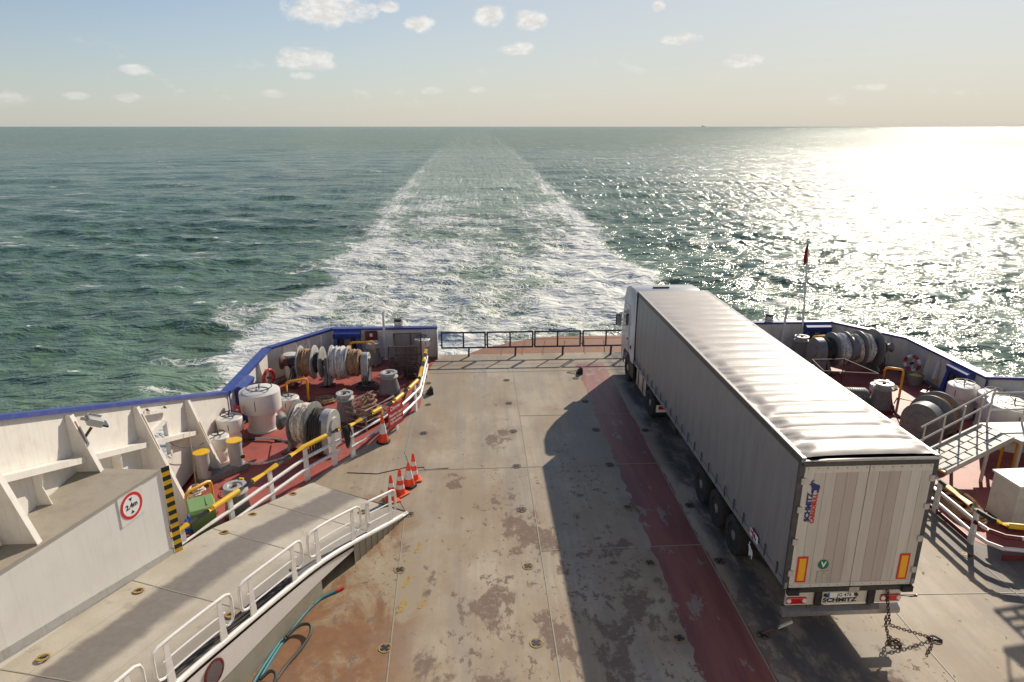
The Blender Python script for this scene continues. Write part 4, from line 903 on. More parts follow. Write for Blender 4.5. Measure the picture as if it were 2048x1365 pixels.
# cab: high-roof sleeper; side profile (y, z) drawn across the width with rounded shoulders
prof = [(24.72, 1.02), (24.72, 3.70), (24.80, 3.86), (25.05, 3.93), (25.9, 3.88), (26.35, 3.72), (26.62, 3.35), (26.80, 2.55), (26.92, 1.75), (26.95, .75), (26.30, .72), (26.28, 1.05), (26.1, 1.18), (25.4, 1.18), (25.25, 1.05), (25.2, 1.02)]
npf = len(prof); xsn = [(-1.245, .10), (-1.225, .03), (-1.16, 0.0), (1.16, 0.0), (1.225, .03), (1.245, .10)]
cyc, czc = 25.8, 2.2; vs = []
for dx, ins_ in xsn:
    for y, z in prof:
        k = ins_; vs.append((7.205 + dx, y + (cyc - y) * k * .35, z + (czc - z) * k * .35 if z > 1.3 else z))
cb = MB(); cb._add(vs, [(i * npf + j, i * npf + (j + 1) % npf, (i + 1) * npf + (j + 1) % npf, (i + 1) * npf + j) for i in range(len(xsn) - 1) for j in range(npf)] + [tuple(range(npf))[::-1], tuple(range((len(xsn) - 1) * npf, len(xsn) * npf))])
cab = T(cb, 'cab', 'cab_white', sm=35)
T(MB().prism([(TX0 + .24, 26.74, 2.0), (TX1 - .24, 26.74, 2.0), (TX1 - .3, 26.50, 3.2), (TX0 + .3, 26.50, 3.2)], (0, .14, .03)), 'windscreen', 'glass', cab, 0)
for s_, x in ((-1, TX0 + .03), (1, TX1 - .03)):
    dr = T(MB().prism([(x + s_ * .004, y, z) for y, z in ((25.55, 1.25), (26.72, 1.25), (26.62, 2.5), (26.42, 3.1), (25.55, 3.1))], (s_ * .018, 0, 0)), 'cab_door', 'cab_white', sm=0)
    T(MB().prism([(x + s_ * .02, y, z) for y, z in ((25.66, 2.12), (26.54, 2.12), (26.36, 2.95), (25.66, 2.95))], (s_ * .008, 0, 0)), 'side_window', 'glass', dr, 0)
    T(MB().bar((x + s_ * .03, 25.62, 1.75), (x + s_ * .03, 25.75, 1.75), .03, .05), 'handle', 'black', dr, 0)
    T(MB().lathe([(.07, 0), (.06, .02), (.001, .022)], (x + s_ * .005, 25.2, 1.55), (s_, 0, 0), 14), 'filler_cap', 'black', cab)
    # side fairing and mirrors
    T(MB().prism([(x, y, z) for y, z in ((24.40, 1.5), (24.74, 1.1), (24.74, 3.72), (24.52, 3.66))], (s_ * -.03, 0, 0)), 'side_fairing', 'cab_white', cab, 0)
    mi = T(MB().box((x + s_ * .24, 26.52, 2.32), (.22, .16, .46)), 'mirror', 'black', sm=0, bevel=.04)
    T(MB().box((x + s_ * .24, 26.435, 2.32), (.18, .01, .40)), 'mirror_glass', 'steel', mi, 0)
    T(MB().tube([(x + s_ * .0, 26.56, 2.62), (x + s_ * .20, 26.56, 2.60)], .018, 6), 'mirror_arm', 'black', mi)
    T(MB().tube([(x + s_ * .0, 26.56, 2.06), (x + s_ * .20, 26.56, 2.06)], .018, 6), 'mirror_arm', 'black', mi)
    T(MB().prism([(x - s_ * .02, y, z) for y, z in ((25.12, .55), (25.16, 1.05), (25.4, 1.24), (26.12, 1.24), (26.36, 1.05), (26.4, .55), (26.34, .55), (26.28, 1.0), (26.08, 1.15), (25.42, 1.15), (25.24, 1.0), (25.2, .55))], (s_ * .03, 0, 0)), 'wheel_arch', 'black', cab, 0)
    T(MB().box((x - s_ * .02, 24.85, .72), (.06, .6, .52)), 'step_panel', 'dark', cab, 0)
T(MB().box((7.0, 25.15, 3.955), (.62, .10, .045)), 'roof_hatch', 'black', cab, 0)
T(MB().box((7.2, 26.93, .72), (2.4, .12, .55)), 'front_bumper', 'cab_white', cab, 0, bevel=.04)
T(MB().box((7.2, 26.97, 1.4), (1.7, .06, .6)), 'grille', 'black', cab, 0)

# lashing chain hooked from the trailer's rear to a deck socket
def chain(root, pts, link=.075, r=.009, mat='chain'):
    P_ = [Vector(p) for p in pts]; L_ = [0]
    for a, b in zip(P_[:-1], P_[1:]): L_.append(L_[-1] + (b - a).length)
    nn = max(2, int(L_[-1] / (link * .78)))
    for k in range(nn):
        d = (k + .5) / nn * L_[-1]; i = max(j for j in range(len(L_)) if L_[j] <= d); i = min(i, len(P_) - 2)
        a, b = P_[i], P_[i + 1]; c = a.lerp(b, (d - L_[i]) / (L_[i + 1] - L_[i])); t_ = (b - a).normalized()
        x, y, _ = frame_of(t_); s_ = x if k % 2 else y
        s_ = (s_ * .8 + (y if k % 2 else -x) * .6).normalized()
        lp = [c + t_ * (math.cos(q) * link * .5 + (link * .16 if math.cos(q) > 0 else -link * .16)) * .85 + s_ * math.sin(q) * link * .34 for q in [2 * math.pi * w / 10 for w in range(10)]]
        MB().tube(lp, r, 5, closed=True).build('chain_link', mat, root, world=True)
lc = thing('lashing_chain', 'rusty lashing chain hanging from the right rear of the trailer to a deck socket', 'chain', (8.9, 10.85, 0))
chain(lc, [(8.02, 11.03, 1.12), (8.06, 11.0, .78), (8.10, 10.95, .5)], r=.011)
chain(lc, [(8.10, 10.95, .5), (8.14, 10.92, .30), (8.4, 10.87, .22), (9.0, 10.82, .03)], r=.009)
chain(lc, [(8.02, 10.92, .52), (8.05, 10.9, .28), (8.12, 10.85, .03), (8.3, 10.72, .02), (8.2, 10.6, .02), (8.05, 10.72, .02), (8.16, 10.85, .05), (8.28, 10.76, .05)], r=.011)
chain(lc, [(9.0, 10.8, .02), (8.85, 10.62, .02), (8.62, 10.42, .02)], r=.010)
MB().tube([(8.94, 10.90, .03), (9.04, 10.84, .06), (9.16, 10.74, .03)], .02, 6).build('socket_hook', 'black', lc, world=True)
ls = thing('lashing_strap', 'pale lashing lever with chain at the left rear of the trailer', 'lashing', (5.75, 11.2, 0))
MB().bar((6.18, 11.02, .38), (5.92, 11.05, .22), .05, .03).build('lever', 'platform_white', ls, world=True, smooth=0)
chain(ls, [(5.95, 11.05, .24), (5.66, 11.14, .03)], r=.012)
MB().bar((5.82, 11.08, .17), (5.64, 11.12, .04), .03, .03).build('hook', 'rusty', ls, world=True)

# ================================================================ STERN GATE
GY_ = 28.95
gz0, gz1 = .42, 1.12
gx = [(-1.62, .30), (.40, 2.42), (2.52, 4.55), (4.68, 6.75), (6.85, 8.95), (9.05, 11.0)]
gl = ['blue stern gate section next to the left bulwark', 'second blue stern gate section from the left bulwark', 'third blue stern gate section in front of the rusty flap', 'blue stern gate section ending behind the truck cab', 'blue stern gate section hidden behind the truck', 'blue stern gate section meeting the right bulwark']
for (a, b), lb_ in zip(gx, gl):
    g = thing('stern_gate', lb_, 'gate', ((a + b) / 2, GY_, 0), group='stern gate sections')
    G = lambda mb, nm, mat='navy', par=g, sm=32: mb.build(nm, mat, par, world=True, smooth=sm)
    for z in (gz0, gz1): G(MB().cyl((a, GY_, z), (b, GY_, z), .04, n=8), 'rail')
    G(MB().cyl((a, GY_, (gz0 + gz1) / 2), (b, GY_, (gz0 + gz1) / 2), .009, n=6), 'wire')
    for x in (a, (a + b) / 2, b): G(MB().cyl((x, GY_, gz0 - .02), (x, GY_, gz1 + .02), .036, n=8), 'upright')
    for x in (a + (b - a) * .62,):
        ft = G(MB().hexa([(x - .05, GY_ - .02, .006), (x + .03, GY_ - .02, .006), (x + .03, GY_ + .06, .006), (x - .05, GY_ + .06, .006), (x - .03, GY_ - .02, gz0), (x + .05, GY_ - .02, gz0), (x + .05, GY_ + .06, gz0), (x - .03, GY_ + .06, gz0)]), 'foot', 'dark', sm=0)
    for z in (gz0 + .12, gz1 - .12): G(MB().cyl((a - .09, GY_, z), (a, GY_, z), .018, n=6), 'hinge_pin', 'dark')

# ================================================================ MOORING-DECK RAILS
def rail(name, label, path, zt, stripe, posts, lower, roots, post_mat='white_pipe', rtop=.058):
    """path: plan polyline; stripe lengths alternate yellow / black"""
    rl_ = thing(name, label, 'railing', (path[0][0], path[0][1], 0))
    P_ = [Vector((x, y, zt)) for x, y in path]; L_ = [0]
    for a, b in zip(P_[:-1], P_[1:]): L_.append(L_[-1] + (b - a).length)
    def at_(d):
        d = max(0, min(d, L_[-1])); i = max(j for j in range(len(L_)) if L_[j] <= d + 1e-9); i = min(i, len(P_) - 2)
        return P_[i].lerp(P_[i + 1], (d - L_[i]) / (L_[i + 1] - L_[i]))
    d = 0; k = 0
    while d < L_[-1] - .02:
        e = min(d + stripe[k % len(stripe)], L_[-1]); mids = [L for L in L_ if d < L < e]
        MB().tube([at_(q) for q in [d] + mids + [e]], rtop + (.012 if k % 2 == 0 else 0), 12).build('top_rail', 'yellow' if k % 2 == 0 else 'black', rl_, world=True); d = e; k += 1
    for z in lower:
        MB().tube([Vector((p.x, p.y, z)) for p in P_], .050, 10).build('lower_rail', post_mat, rl_, world=True)
    for dd in posts:
        q = at_(dd); t_ = (at_(dd + .1) - at_(dd - .1)).normalized()
        MB().hexa([Vector((q.x, q.y, z)) + t_ * a * w - Vector((-t_.y, t_.x, 0)) * b for z, w in ((.0, .085), (zt - .03, .055)) for a, b in ((-1, -.03), (1, -.03), (1, .03), (-1, .03))]).build('post', post_mat, rl_, world=True, smooth=0)
    return rl_
PR = [(-6.93, 13.66), (-6.43, 14.78), (-5.91, 15.96), (-5.05, 17.95), (-4.25, 19.15)]
rail('striped_railing', 'yellow and black topped white railing along the ramp by the green bin', PR, 1.08, (.45, .62, 1.02, .5, .95, .55, 1.5, .45, 1.6), (.28, 1.78, 3.25, 4.75, 5.85), (.72, .38), None)
PR2 = [(-3.98, 19.35), (-3.41, 20.33), (-2.81, 21.34), (-2.45, 22.4), (-2.16, 23.4), (-2.14, 25.4), (-2.13, 26.9)]
rail('striped_railing', 'yellow and black topped white railing carrying the red danger sign', PR2, 1.08, (.55, .5, .5, .55, .8, .35, 1.0, .25, 1.1, .6, .5, .5), (.08, 2.35, 4.0, 5.6, 7.6), (.72, .38), None)
SR = [(12.12, 16.6), (12.08, 15.4), (12.05, 13.95), (12.1, 13.55), (12.3, 13.3), (12.7, 13.2), (15.5, 13.1)]
sr_ = rail('striped_railing', 'yellow and black topped white railing right of the trailer by the cabinet', SR, .92, (.95, .55, .9, .75, .95, 1.1, .8), (1.2, 2.62, 5.0), (.62, .30), None)
MB().tube([(12.03, 13.95, .62), (12.1, 13.55, .62), (12.3, 13.3, .62), (12.6, 13.2, .62)], .062, 10).build('red_sleeve', 'maroon', sr_, world=True)
MB().bar((12.08, 16.5, .08), (12.05, 13.9, .08), .03, .12).build('kerb_bar', 'maroon', sr_, world=True, smooth=0)
MB().bar((12.3, 13.25, .08), (15.5, 13.05, .08), .03, .14).build('kerb_bar', 'maroon', sr_, world=True, smooth=0)

# danger sign hung on the port rail
dA, dB = Vector((-3.10, 20.98, 0)), Vector((-2.80, 21.55, 0)); du = (dB - dA).normalized(); dn_ = Vector((du.y, -du.x, 0))
dc = dA.lerp(dB, .5) + dn_ * .17
ds = thing('danger_sign', 'red danger sign with white lettering hanging on the striped railing', 'sign', (dc.x, dc.y, .62))
MB().prism([dc + du * a + Vector((0, 0, z)) for a, z in ((-.43, .24), (.43, .24), (.43, 1.04), (-.43, 1.04))], dn_ * .012).build('board', 'sign_red', ds, world=True, smooth=0)
text('Danger', .20, 'sign_white', ds, facing(dc + dn_ * .016 + Vector((0, 0, .92)), du, (0, 0, 1)), bold=.004)
text('Mooring deck\nropes under\nhigh tension', .138, 'sign_white', ds, facing(dc + dn_ * .016 + Vector((0, 0, .56)), du, (0, 0, 1)), bold=.003)
rh = thing('coiled_cable', 'black cable hung in a bunch where the striped railing breaks', 'cable', (-4.1, 19.25, .6))
for k in range(6): MB().tube(spline([(-4.2 + .03 * k, 19.2 + .02 * k, 1.16), (-4.12 + .03 * k, 19.12, .98), (-4.06 + .02 * k, 19.14, .5 + .05 * k), (-4.02, 19.3, .42 + .04 * k), (-4.02 + .02 * k, 19.38, .8), (-4.1 + .02 * k, 19.32, 1.14)], 5), .018, 5).build('loop', 'rubber', rh, world=True)

# ================================================================ TRAFFIC CONES
def cone(loc, label, kind, rz=0.0, h=.78):
    c = thing('traffic_cone', label, 'traffic cone', loc, rz, group='traffic cones on deck')
    if kind == 'stripe':
        MB().box((0, 0, .02), (.40, .40, .04)).build('base', 'cone_base', c, bevel=.015); rb_, rt_ = .145, .028
        bands = [('cone_orange', 0, .2), ('cone_white', .2, .36), ('cone_orange', .36, .54), ('cone_white', .54, .70), ('cone_orange', .70, .86), ('cone_orange', .86, 1.0)] if h > .5 else []
    else:
        MB().prism([(.23 * math.cos(a), .23 * math.sin(a), 0) for a in [math.pi / 4 * k + .4 for k in range(8)]], (0, 0, .045)).build('base', 'rubber', c); rb_, rt_ = .17, .025
        bands = [('cone_orange', 0, .30), ('cone_white', .30, .66), ('cone_orange', .66, 1.0)]
    for mt, a, b in bands:
        MB().lathe([(rb_ + (rt_ - rb_) * a, .04 + (h - .04) * a), (rb_ + (rt_ - rb_) * b, .04 + (h - .04) * b)], n=22, caps=(b == 1.0)).build('sleeve', mt, c)
    return c
cone((-2.44, 16.72, .012), 'striped cone nearest the ramp railing in the group of four', 'stripe', .5)
cone((-2.24, 17.08, .012), 'striped cone second nearest the ramp railing, between two others', 'stripe', .9)
c3 = cone((-2.04, 17.52, .012), 'pale orange cone in front of the farthest striped cone', 'plain', .2, .74)
cone((-1.93, 17.86, .012), 'farthest striped cone of the group of four, half hidden', 'stripe', .3, .84)
cone((-3.14, 20.42, .006), 'single red cone with broad pale sleeve beneath the striped railing', 'plain', .6, 1.0)

# wheel chocks with cable loops
for loc, rz, lb_ in (((-1.92, 24.55, 0), .2, 'black wheel chock beside the left striped railing'), ((4.17, 26.55, .004), -.1, 'black wheel chock on the red lane near the stern gate')):
    wc = thing('wheel_chock', lb_, 'wheel chock', loc, rz, group='rubber wheel chocks')
    MB().prism([(-.12, -.13, 0), (.16, -.13, 0), (.14, -.13, .27), (.07, -.13, .27)], (0, .26, 0)).build('wedge', 'rubber', wc, smooth=0, bevel=.015)
    MB().tube(spline([(-.06, 0, .10), (-.25, -.05, .02), (-.48, .02, .015), (-.45, .12, .015), (-.2, .1, .05), (-.02, .05, .16)], 5), .010, 5).build('pull_cord', 'hose_black', wc)

# ================================================================ VENTS, BOLLARDS, PEDESTALS
def vent(loc, label, Rh, z0, z1, Rn, mat='white', wheel_=True):
    v = thing('mushroom_vent', label, 'vent', loc, random.uniform(0, 3), group='mushroom ventilators')
    MB().lathe([(Rn * 1.12, 0), (Rn * 1.12, .05), (Rn, .06), (Rn, z0 + .02)], n=28).build('trunk', mat, v)
    hd = MB().lathe([(Rn * .98, z0), (Rh * .97, z0), (Rh, z0 + .02), (Rh, z1 - .05), (Rh * .985, z1 - .015), (Rh * .94, z1), (.001, z1 + .03)], n=36, caps=False).build('hood', mat, v)
    if wheel_:
        hw = MB().torus((0, 0, z1 + .11), Rh * .62, .016, n=26, k=6).build('handwheel', 'black', v)
        for k in range(3):
            a = k * 2.094; MB().cyl((0, 0, z1 + .10), (math.cos(a) * Rh * .62, math.sin(a) * Rh * .62, z1 + .11), .012, n=6).build('spoke', 'black', hw)
        MB().cyl((0, 0, z1 - .02), (0, 0, z1 + .20), .02, n=8).build('spindle', 'dark', hw)
    for a in (-1.2, .9, 3.0): MB().box((math.cos(a) * Rh * 1.0, math.sin(a) * Rh * 1.0, (z0 + z1) / 2), (.012, .02, (z1 - z0) * .5), a).build('slot', 'black', hd)
    MB().box((math.cos(-1.6) * Rn, math.sin(-1.6) * Rn, z0 * .55), (.05, .13, .15), -1.6).build('hatch_box', mat, v)
    return v
vent((-7.35, 21.7, .006), 'largest white mushroom vent on the left with a black handwheel', .66, .72, 1.40, .46)
vent((-7.95, 20.4, .006), 'middle sized white mushroom vent left of the largest one', .40, .58, 1.0, .28)
vent((-7.92, 19.3, .006), 'smallest white mushroom vent behind the yellow topped bollards', .31, .52, .86, .21)
vent((-6.75, 22.85, .006), 'low white mushroom vent just beyond the largest left vent', .36, .30, .66, .22)
vent((-7.6, 26.55, .006), 'slim white vent by the left bulwark behind the long winch', .30, .75, 1.05, .25, wheel_=False)
vent((-2.45, 28.45, .006), 'white mushroom vent at the stern beside the gate', .36, .72, 1.02, .25)
vent((17.05, 21.6, .006), 'white mushroom vent on the right beyond the near winch', .50, .70, 1.14, .40)
vent((17.35, 20.55, .006), 'white mushroom vent on the right in front of its twin', .48, .85, 1.22, .38)
vent((16.95, 19.2, .006), 'widest white mushroom vent at the right edge behind the gangway', .74, .80, 1.42, .55)
vent((14.95, 23.15, .006), 'low vent with pale hood inside the yellow hoop on the right', .30, .35, .60, .2)

bl = thing('double_bollard', 'pair of grey bollards with yellow tops on one base', 'bollard', (-7.6, 18.4, .006), math.atan2(.75, .69))
MB().box((0, 0, .10), (1.45, .44, .2)).build('base_plate', 'grey', bl, smooth=0, bevel=.02)
for s_ in (-1, 1):
    b_ = MB().lathe([(.20, .18), (.195, .25), (.195, .90), (.225, .92), (.225, .955)], (s_ * .50, 0, 0), n=28).build('post', 'grey_light', bl)
    MB().lathe([(.226, .955), (.226, .97), (.001, .972)], (s_ * .50, 0, 0), n=28, caps=False).build('cap', 'yellow', b_)
    MB().cyl((s_ * .50 + .1, -.19, .45), (s_ * .50 + .1, -.23, .45), .06, n=12).build('rope_stop', 'rusty', b_)

def pedestal(loc, label, h=1.0, r0=.36, r1=.20, flag=False, red=True):
    p_ = thing('fairlead_pedestal', label, 'pedestal', loc, random.uniform(0, 3), group='roller pedestals')
    if red: MB().lathe([(r0 * 1.15, 0), (r0 * 1.12, .12), (r0, .14)], n=24).build('foot', 'maroon', p_)
    MB().lathe([(r0, .12), (r1 * 1.05, h * .78), (r1 * 1.05, h * .80)], n=24).build('cone', 'grey', p_)
    ro = MB().lathe([(r1 * 1.3, h * .80), (r1 * 1.3, h * .83), (r1 * .95, h * .86), (r1 * .95, h * .93), (r1 * 1.22, h * .96), (r1 * 1.22, h), (r1 * .8, h), (r1 * .7, h * .97), (.001, h * .97)], n=24, caps=False).build('roller', 'grey_light', p_)
    MB().cyl((0, 0, h * .95), (0, 0, h * 1.03), r1 * .25, n=10).build('pin', 'rusty', ro)
    if flag: MB().box((r1 * 1.35, 0, h * .9), (.05, .12, .24)).build('yellow_tab', 'yellow', p_, smooth=0)
pedestal((-4.62, 22.1, .006), 'grey roller pedestal left of the rusty rope crate', 1.08, .36, .24, True)
pedestal((-6.38, 16.15, .006), 'grey roller pedestal behind the striped railing by the green bin', .92, .33, .24, True)
pedestal((-3.40, 24.5, .006), 'squat grey cone pedestal in front of the mesh screens', .94, .42, .26)
pedestal((-4.5, 28.0, .006), 'tall grey roller pedestal at the stern beneath the red box', 1.03, .36, .24, False, False)
pedestal((14.2, 27.95, .006), 'grey roller pedestal at the starboard stern beside the flagstaff', 1.03, .38, .25, False, False)
pedestal((14.5, 22.15, .006), 'grey cone pedestal on the right beside the yellow hoop', 1.05, .40, .26, True)
pedestal((12.75, 24.4, .006), 'grey pedestal on the right with a yellow tab beside the trailer roof edge', .95, .34, .22, True)

# ================================================================ WINCHES
def winch(name, label, loc, rz, zc, elems, feet):
    w = thing(name, label, 'winch', loc, rz)
    ax_ = (1, 0, 0)
    x_lo = min(e[1] for e in elems); x_hi = max(e[2] for e in elems)
    MB().cyl((x_lo, 0, zc), (x_hi, 0, zc), .09, n=12).build('shaft', 'dark', w)
    for e in elems:
        k, a, b, r = e[:4]; c = (0, 0, zc)
        if k == 'flange': MB().lathe([(.1, a), (r * .97, a), (r, a + .012), (r, b - .012), (r * .97, b), (.1, b)], c, ax_, 40, caps=False).build('flange', e[4], w)
        elif k == 'rope':
            rr = .055; prof = [(.15, a)]; n_ = max(2, int((b - a) / (rr * 1.7)))
            for i in range(n_):
                for q in (0.1, .35, .65, .9):
                    prof.append((r + rr * math.sin(math.pi * q) * .9 + RNG.uniform(-.022, .022), a + (b - a) * (i + q) / n_))
            prof.append((.15, b))
            o_ = MB().lathe(prof, c, ax_, 40, caps=False)
            o_.v = [tuple(Vector(p) + Vector((.02 * math.sin(7 * math.atan2(p[1], p[2] - zc) + p[0] * 9), 0, 0)) for _ in (0,))[0] if False else (p[0] + .022 * math.sin(5 * math.atan2(p[1], p[2] - zc) + p[0] * 23), p[1], p[2]) for p in o_.v]
            rp = o_.build('rope_coil', e[4], w, smooth=60)
            # loose outer turns lying across the coil
            for j in range(e[5] if len(e) > 5 else 3):
                x0_ = RNG.uniform(a + .06, b - .06); tl = RNG.uniform(-.12, .12); a0 = RNG.uniform(0, 6.28); sp_ = RNG.uniform(2.6, 5.5)
                MB().tube([(min(max(x0_ + tl * (q / 20 - .5) * 2, a + .04), b - .04), math.cos(a0 + sp_ * q / 20) * (r + .065), zc + math.sin(a0 + sp_ * q / 20) * (r + .065)) for q in range(21)], .032, 6).build('rope_turn', e[4], rp)
        elif k == 'hub': MB().lathe([(r, a), (r, b)], c, ax_, 28).build('hub', e[4], w)
        elif k == 'head': MB().lathe([(r, a), (r * .95, a + (b - a) * .12), (r * .55, a + (b - a) * .35), (r * .5, a + (b - a) * .6), (r * .62, a + (b - a) * .85), (r * .8, b)], c, ax_, 28).build('warping_head', e[4], w)
        elif k == 'house':
            pr = [(r * math.cos(q), zc + r * math.sin(q)) for q in np.linspace(0, math.pi, 15)] + [(-r * .95, .06), (r * .95, .06)]
            hs = MB().prism([(a, y, z) for y, z in pr], (b - a, 0, 0)).build('gear_case', e[4], w, bevel=.02)
            MB().lathe([(r * .55, 0), (r * .5, .05), (.001, .055)], (b if e[5] > 0 else a, 0, zc), (e[5], 0, 0), 24, caps=False).build('cover', e[4], hs)
        elif k == 'motor':
            m_ = MB().cyl((a, .0, zc), (b, .0, zc), r, n=18).build('motor', e[4], w)
            MB().cyl((a + .05, -.1, zc + r * .6), (b - .05, -.1, zc + r * .6), r * .5, n=12).build('valve_block', 'dark', m_)
            for q in range(3): MB().tube(spline([(a + .05 + .09 * q, -.12, zc - r * .5), (a + .1 + .07 * q, -.34, zc - .35), (a + .02 + .1 * q, -.42, .25), (a + .15 + .06 * q, -.3, .08)], 5), .024, 6).build('hydraulic_hose', 'dark', m_)
    for x, wd_ in feet:
        f_ = MB().hexa([(x - .06, -wd_, .0), (x + .06, -wd_, .0), (x + .06, wd_, .0), (x - .06, wd_, .0), (x - .06, -.14, zc - .05), (x + .06, -.14, zc - .05), (x + .06, .14, zc - .05), (x - .06, .14, zc - .05)]).build('bearing_stand', 'grey', w, smooth=0)
        MB().prism([(x - .2, -wd_ - .1, .0), (x + .2, -wd_ - .1, .0), (x + .2, -wd_ + .32, .0), (x - .2, -wd_ + .32, .0)], (0, 0, .05)).build('foot_plate', 'maroon', f_, smooth=0)
        MB().prism([(x + .061, -wd_ - .08, .05), (x + .061, -wd_ + .3, .05), (x + .061, -wd_ + .26, .45)], (.02, 0, 0)).build('gusset', 'maroon', f_, smooth=0)
        MB().cyl((x - .09, 0, zc), (x + .09, 0, zc), .17, n=16).build('bearing', 'grey', f_)
    return w
winch('mooring_winch', 'long mooring winch with brown and white rope drums at the port stern', (-5.85, 25.85, .056), R(-3), .86,
      [('head', -1.95, -1.60, .30, 'rusty'), ('motor', -1.6, -1.32, .20, 'dark'), ('flange', -1.22, -1.17, .66, 'drum_grey'), ('rope', -1.17, -.66, .50, 'rope_brown', 3), ('flange', -.66, -.61, .68, 'drum_grey'), ('rope', -.61, -.36, .34, 'rope_dark', 1), ('flange', -.36, -.31, .62, 'drum_grey'),
       ('flange', .02, .07, .68, 'drum_grey'), ('rope', .07, .66, .56, 'rope_grey', 5), ('flange', .68, .73, .66, 'drum_grey'), ('rope', .73, 1.2, .47, 'rope_brown', 4), ('house', 1.25, 1.52, .40, 'grey_light', 1), ('motor', 1.3, 1.6, .18, 'dark')],
      ((-1.42, .5), (-.15, .5), (.0, .5)))
winch('mooring_winch', 'near port winch with one pale rope drum behind the striped railing', (-5.35, 20.0, .056), R(-14), .86,
      [('head', -.98, -.62, .30, 'grey'), ('hub', -.62, -.46, .22, 'dark'), ('flange', -.44, -.39, .70, 'grey'), ('rope', -.39, .12, .55, 'rope_light', 6), ('flange', .12, .17, .70, 'grey'), ('rope', .17, .48, .42, 'rope_dark', 6), ('house', .52, .82, .50, 'grey_light', 1)],
      ((-.52, .5), (.36, .45)))
winch('mooring_winch', 'long starboard winch with three rope drums beyond the trailer roof', (15.55, 26.2, .056), R(4), .95,
      [('house', -1.75, -1.40, .52, 'grey', -1), ('rope', -1.36, -1.0, .42, 'rope_dark', 2), ('flange', -.98, -.93, .72, 'grey'), ('rope', -.93, -.42, .58, 'rope_grey', 5), ('flange', -.42, -.36, .74, 'grey'), ('hub', -.36, .02, .5, 'grey'), ('rope', .02, .20, .52, 'rope_light', 2), ('flange', .20, .26, .74, 'grey'), ('rope', .26, .68, .54, 'rope_light', 4), ('hub', .68, .84, .42, 'blue'), ('flange', .86, .92, .80, 'grey'), ('motor', 1.0, 1.35, .20, 'dark'), ('head', 1.35, 1.7, .28, 'grey')],
      ((-1.2, .5), (.98, .5)))
winch('mooring_winch', 'near starboard winch with brown rope beside the white gangway', (14.75, 19.7, .056), R(32), .80,
      [('house', -.95, -.50, .60, 'grey', -1), ('hub', -.5, -.22, .3, 'dark'), ('flange', -.22, -.17, .72, 'grey'), ('rope', -.17, .26, .56, 'rope_brown', 5), ('flange', .26, .31, .74, 'grey'), ('hub', .31, .75, .45, 'grey'), ('head', .78, 1.1, .30, 'maroon')],
      ((-.36, .5), (.9, .45)))

# ================================================================ YELLOW HOOPS
def hoop(loc, rz, label, w, h, name='guard_hoop'):
    hp = thing(name, label, 'guard hoop', loc, rz, group='yellow guard hoops')
    pts = [(-w / 2, 0, 0), (-w / 2, 0, h - .1), (-w / 2 + .03, 0, h - .03), (-w / 2 + .1, 0, h), (w / 2 - .1, 0, h), (w / 2 - .03, 0, h - .03), (w / 2, 0, h - .1), (w / 2, 0, 0)]
    MB().tube(pts, .045, 10).build('tube', 'hoop_yellow', hp)
    for s_ in (-1, 1): MB().lathe([(.09, 0), (.09, .015), (.05, .02)], (s_ * w / 2, 0, 0), n=12).build('foot', 'maroon', hp)
hoop((-6.72, 23.95, .006), R(25), 'yellow tube hoop behind the low left vent', .75, .88)
hoop((-7.25, 16.0, .006), R(60), 'yellow tube hoop between the hazard stripes and the green bin', .75, .98)
hoop((15.62, 23.4, .006), R(-30), 'tall yellow hoop on the right beside the rusty frame', .62, 1.12)
hoop((15.55, 17.4, .006), R(10), 'yellow hoop at the right edge beyond the white cabinet', .55, .98)
hoop((-4.9, 27.75, .006), R(4), 'yellow hoop at the stern behind the white rope drum', 1.0, 1.12)
hoop((14.75, 27.35, .006), R(4), 'yellow hoop behind the starboard winch drums', .8, 1.2)

# ================================================================ GREEN BIN, CRATE, SCREENS, SMALL GEAR
gb = thing('wheelie_bin', 'green wheelie bin with lighter lid behind the striped railing', 'bin', (-6.86, 15.15, .006), R(28))
MB().hexa([(-.24, -.25, .05), (.24, -.25, .05), (.24, .25, .05), (-.24, .25, .05), (-.29, -.33, .92), (.29, -.33, .92), (.29, .33, .92), (-.29, .33, .92)]).build('body', 'green_bin', gb, smooth=0, bevel=.02)
ld = MB().hexa([(-.32, -.37, .92), (.32, -.37, .92), (.32, .36, .94), (-.32, .36, .94), (-.29, -.32, 1.0), (.29, -.32, 1.0), (.29, .32, 1.03), (-.29, .32, 1.03)]).build('lid', 'green_bin_lid', gb, smooth=0, bevel=.015)
MB().cyl((-.30, .42, .93), (.30, .42, .93), .018, n=8).build('handle', 'green_bin', gb)
for s_ in (-1, 1): MB().cyl((s_ * .2, .26, .10), (s_ * .27, .26, .10), .10, n=16).build('wheel', 'rubber', gb)
MB().box((.12, 0, 1.02), (.02, .4, .02)).build('lid_rib', 'green_bin_lid', ld, smooth=0)

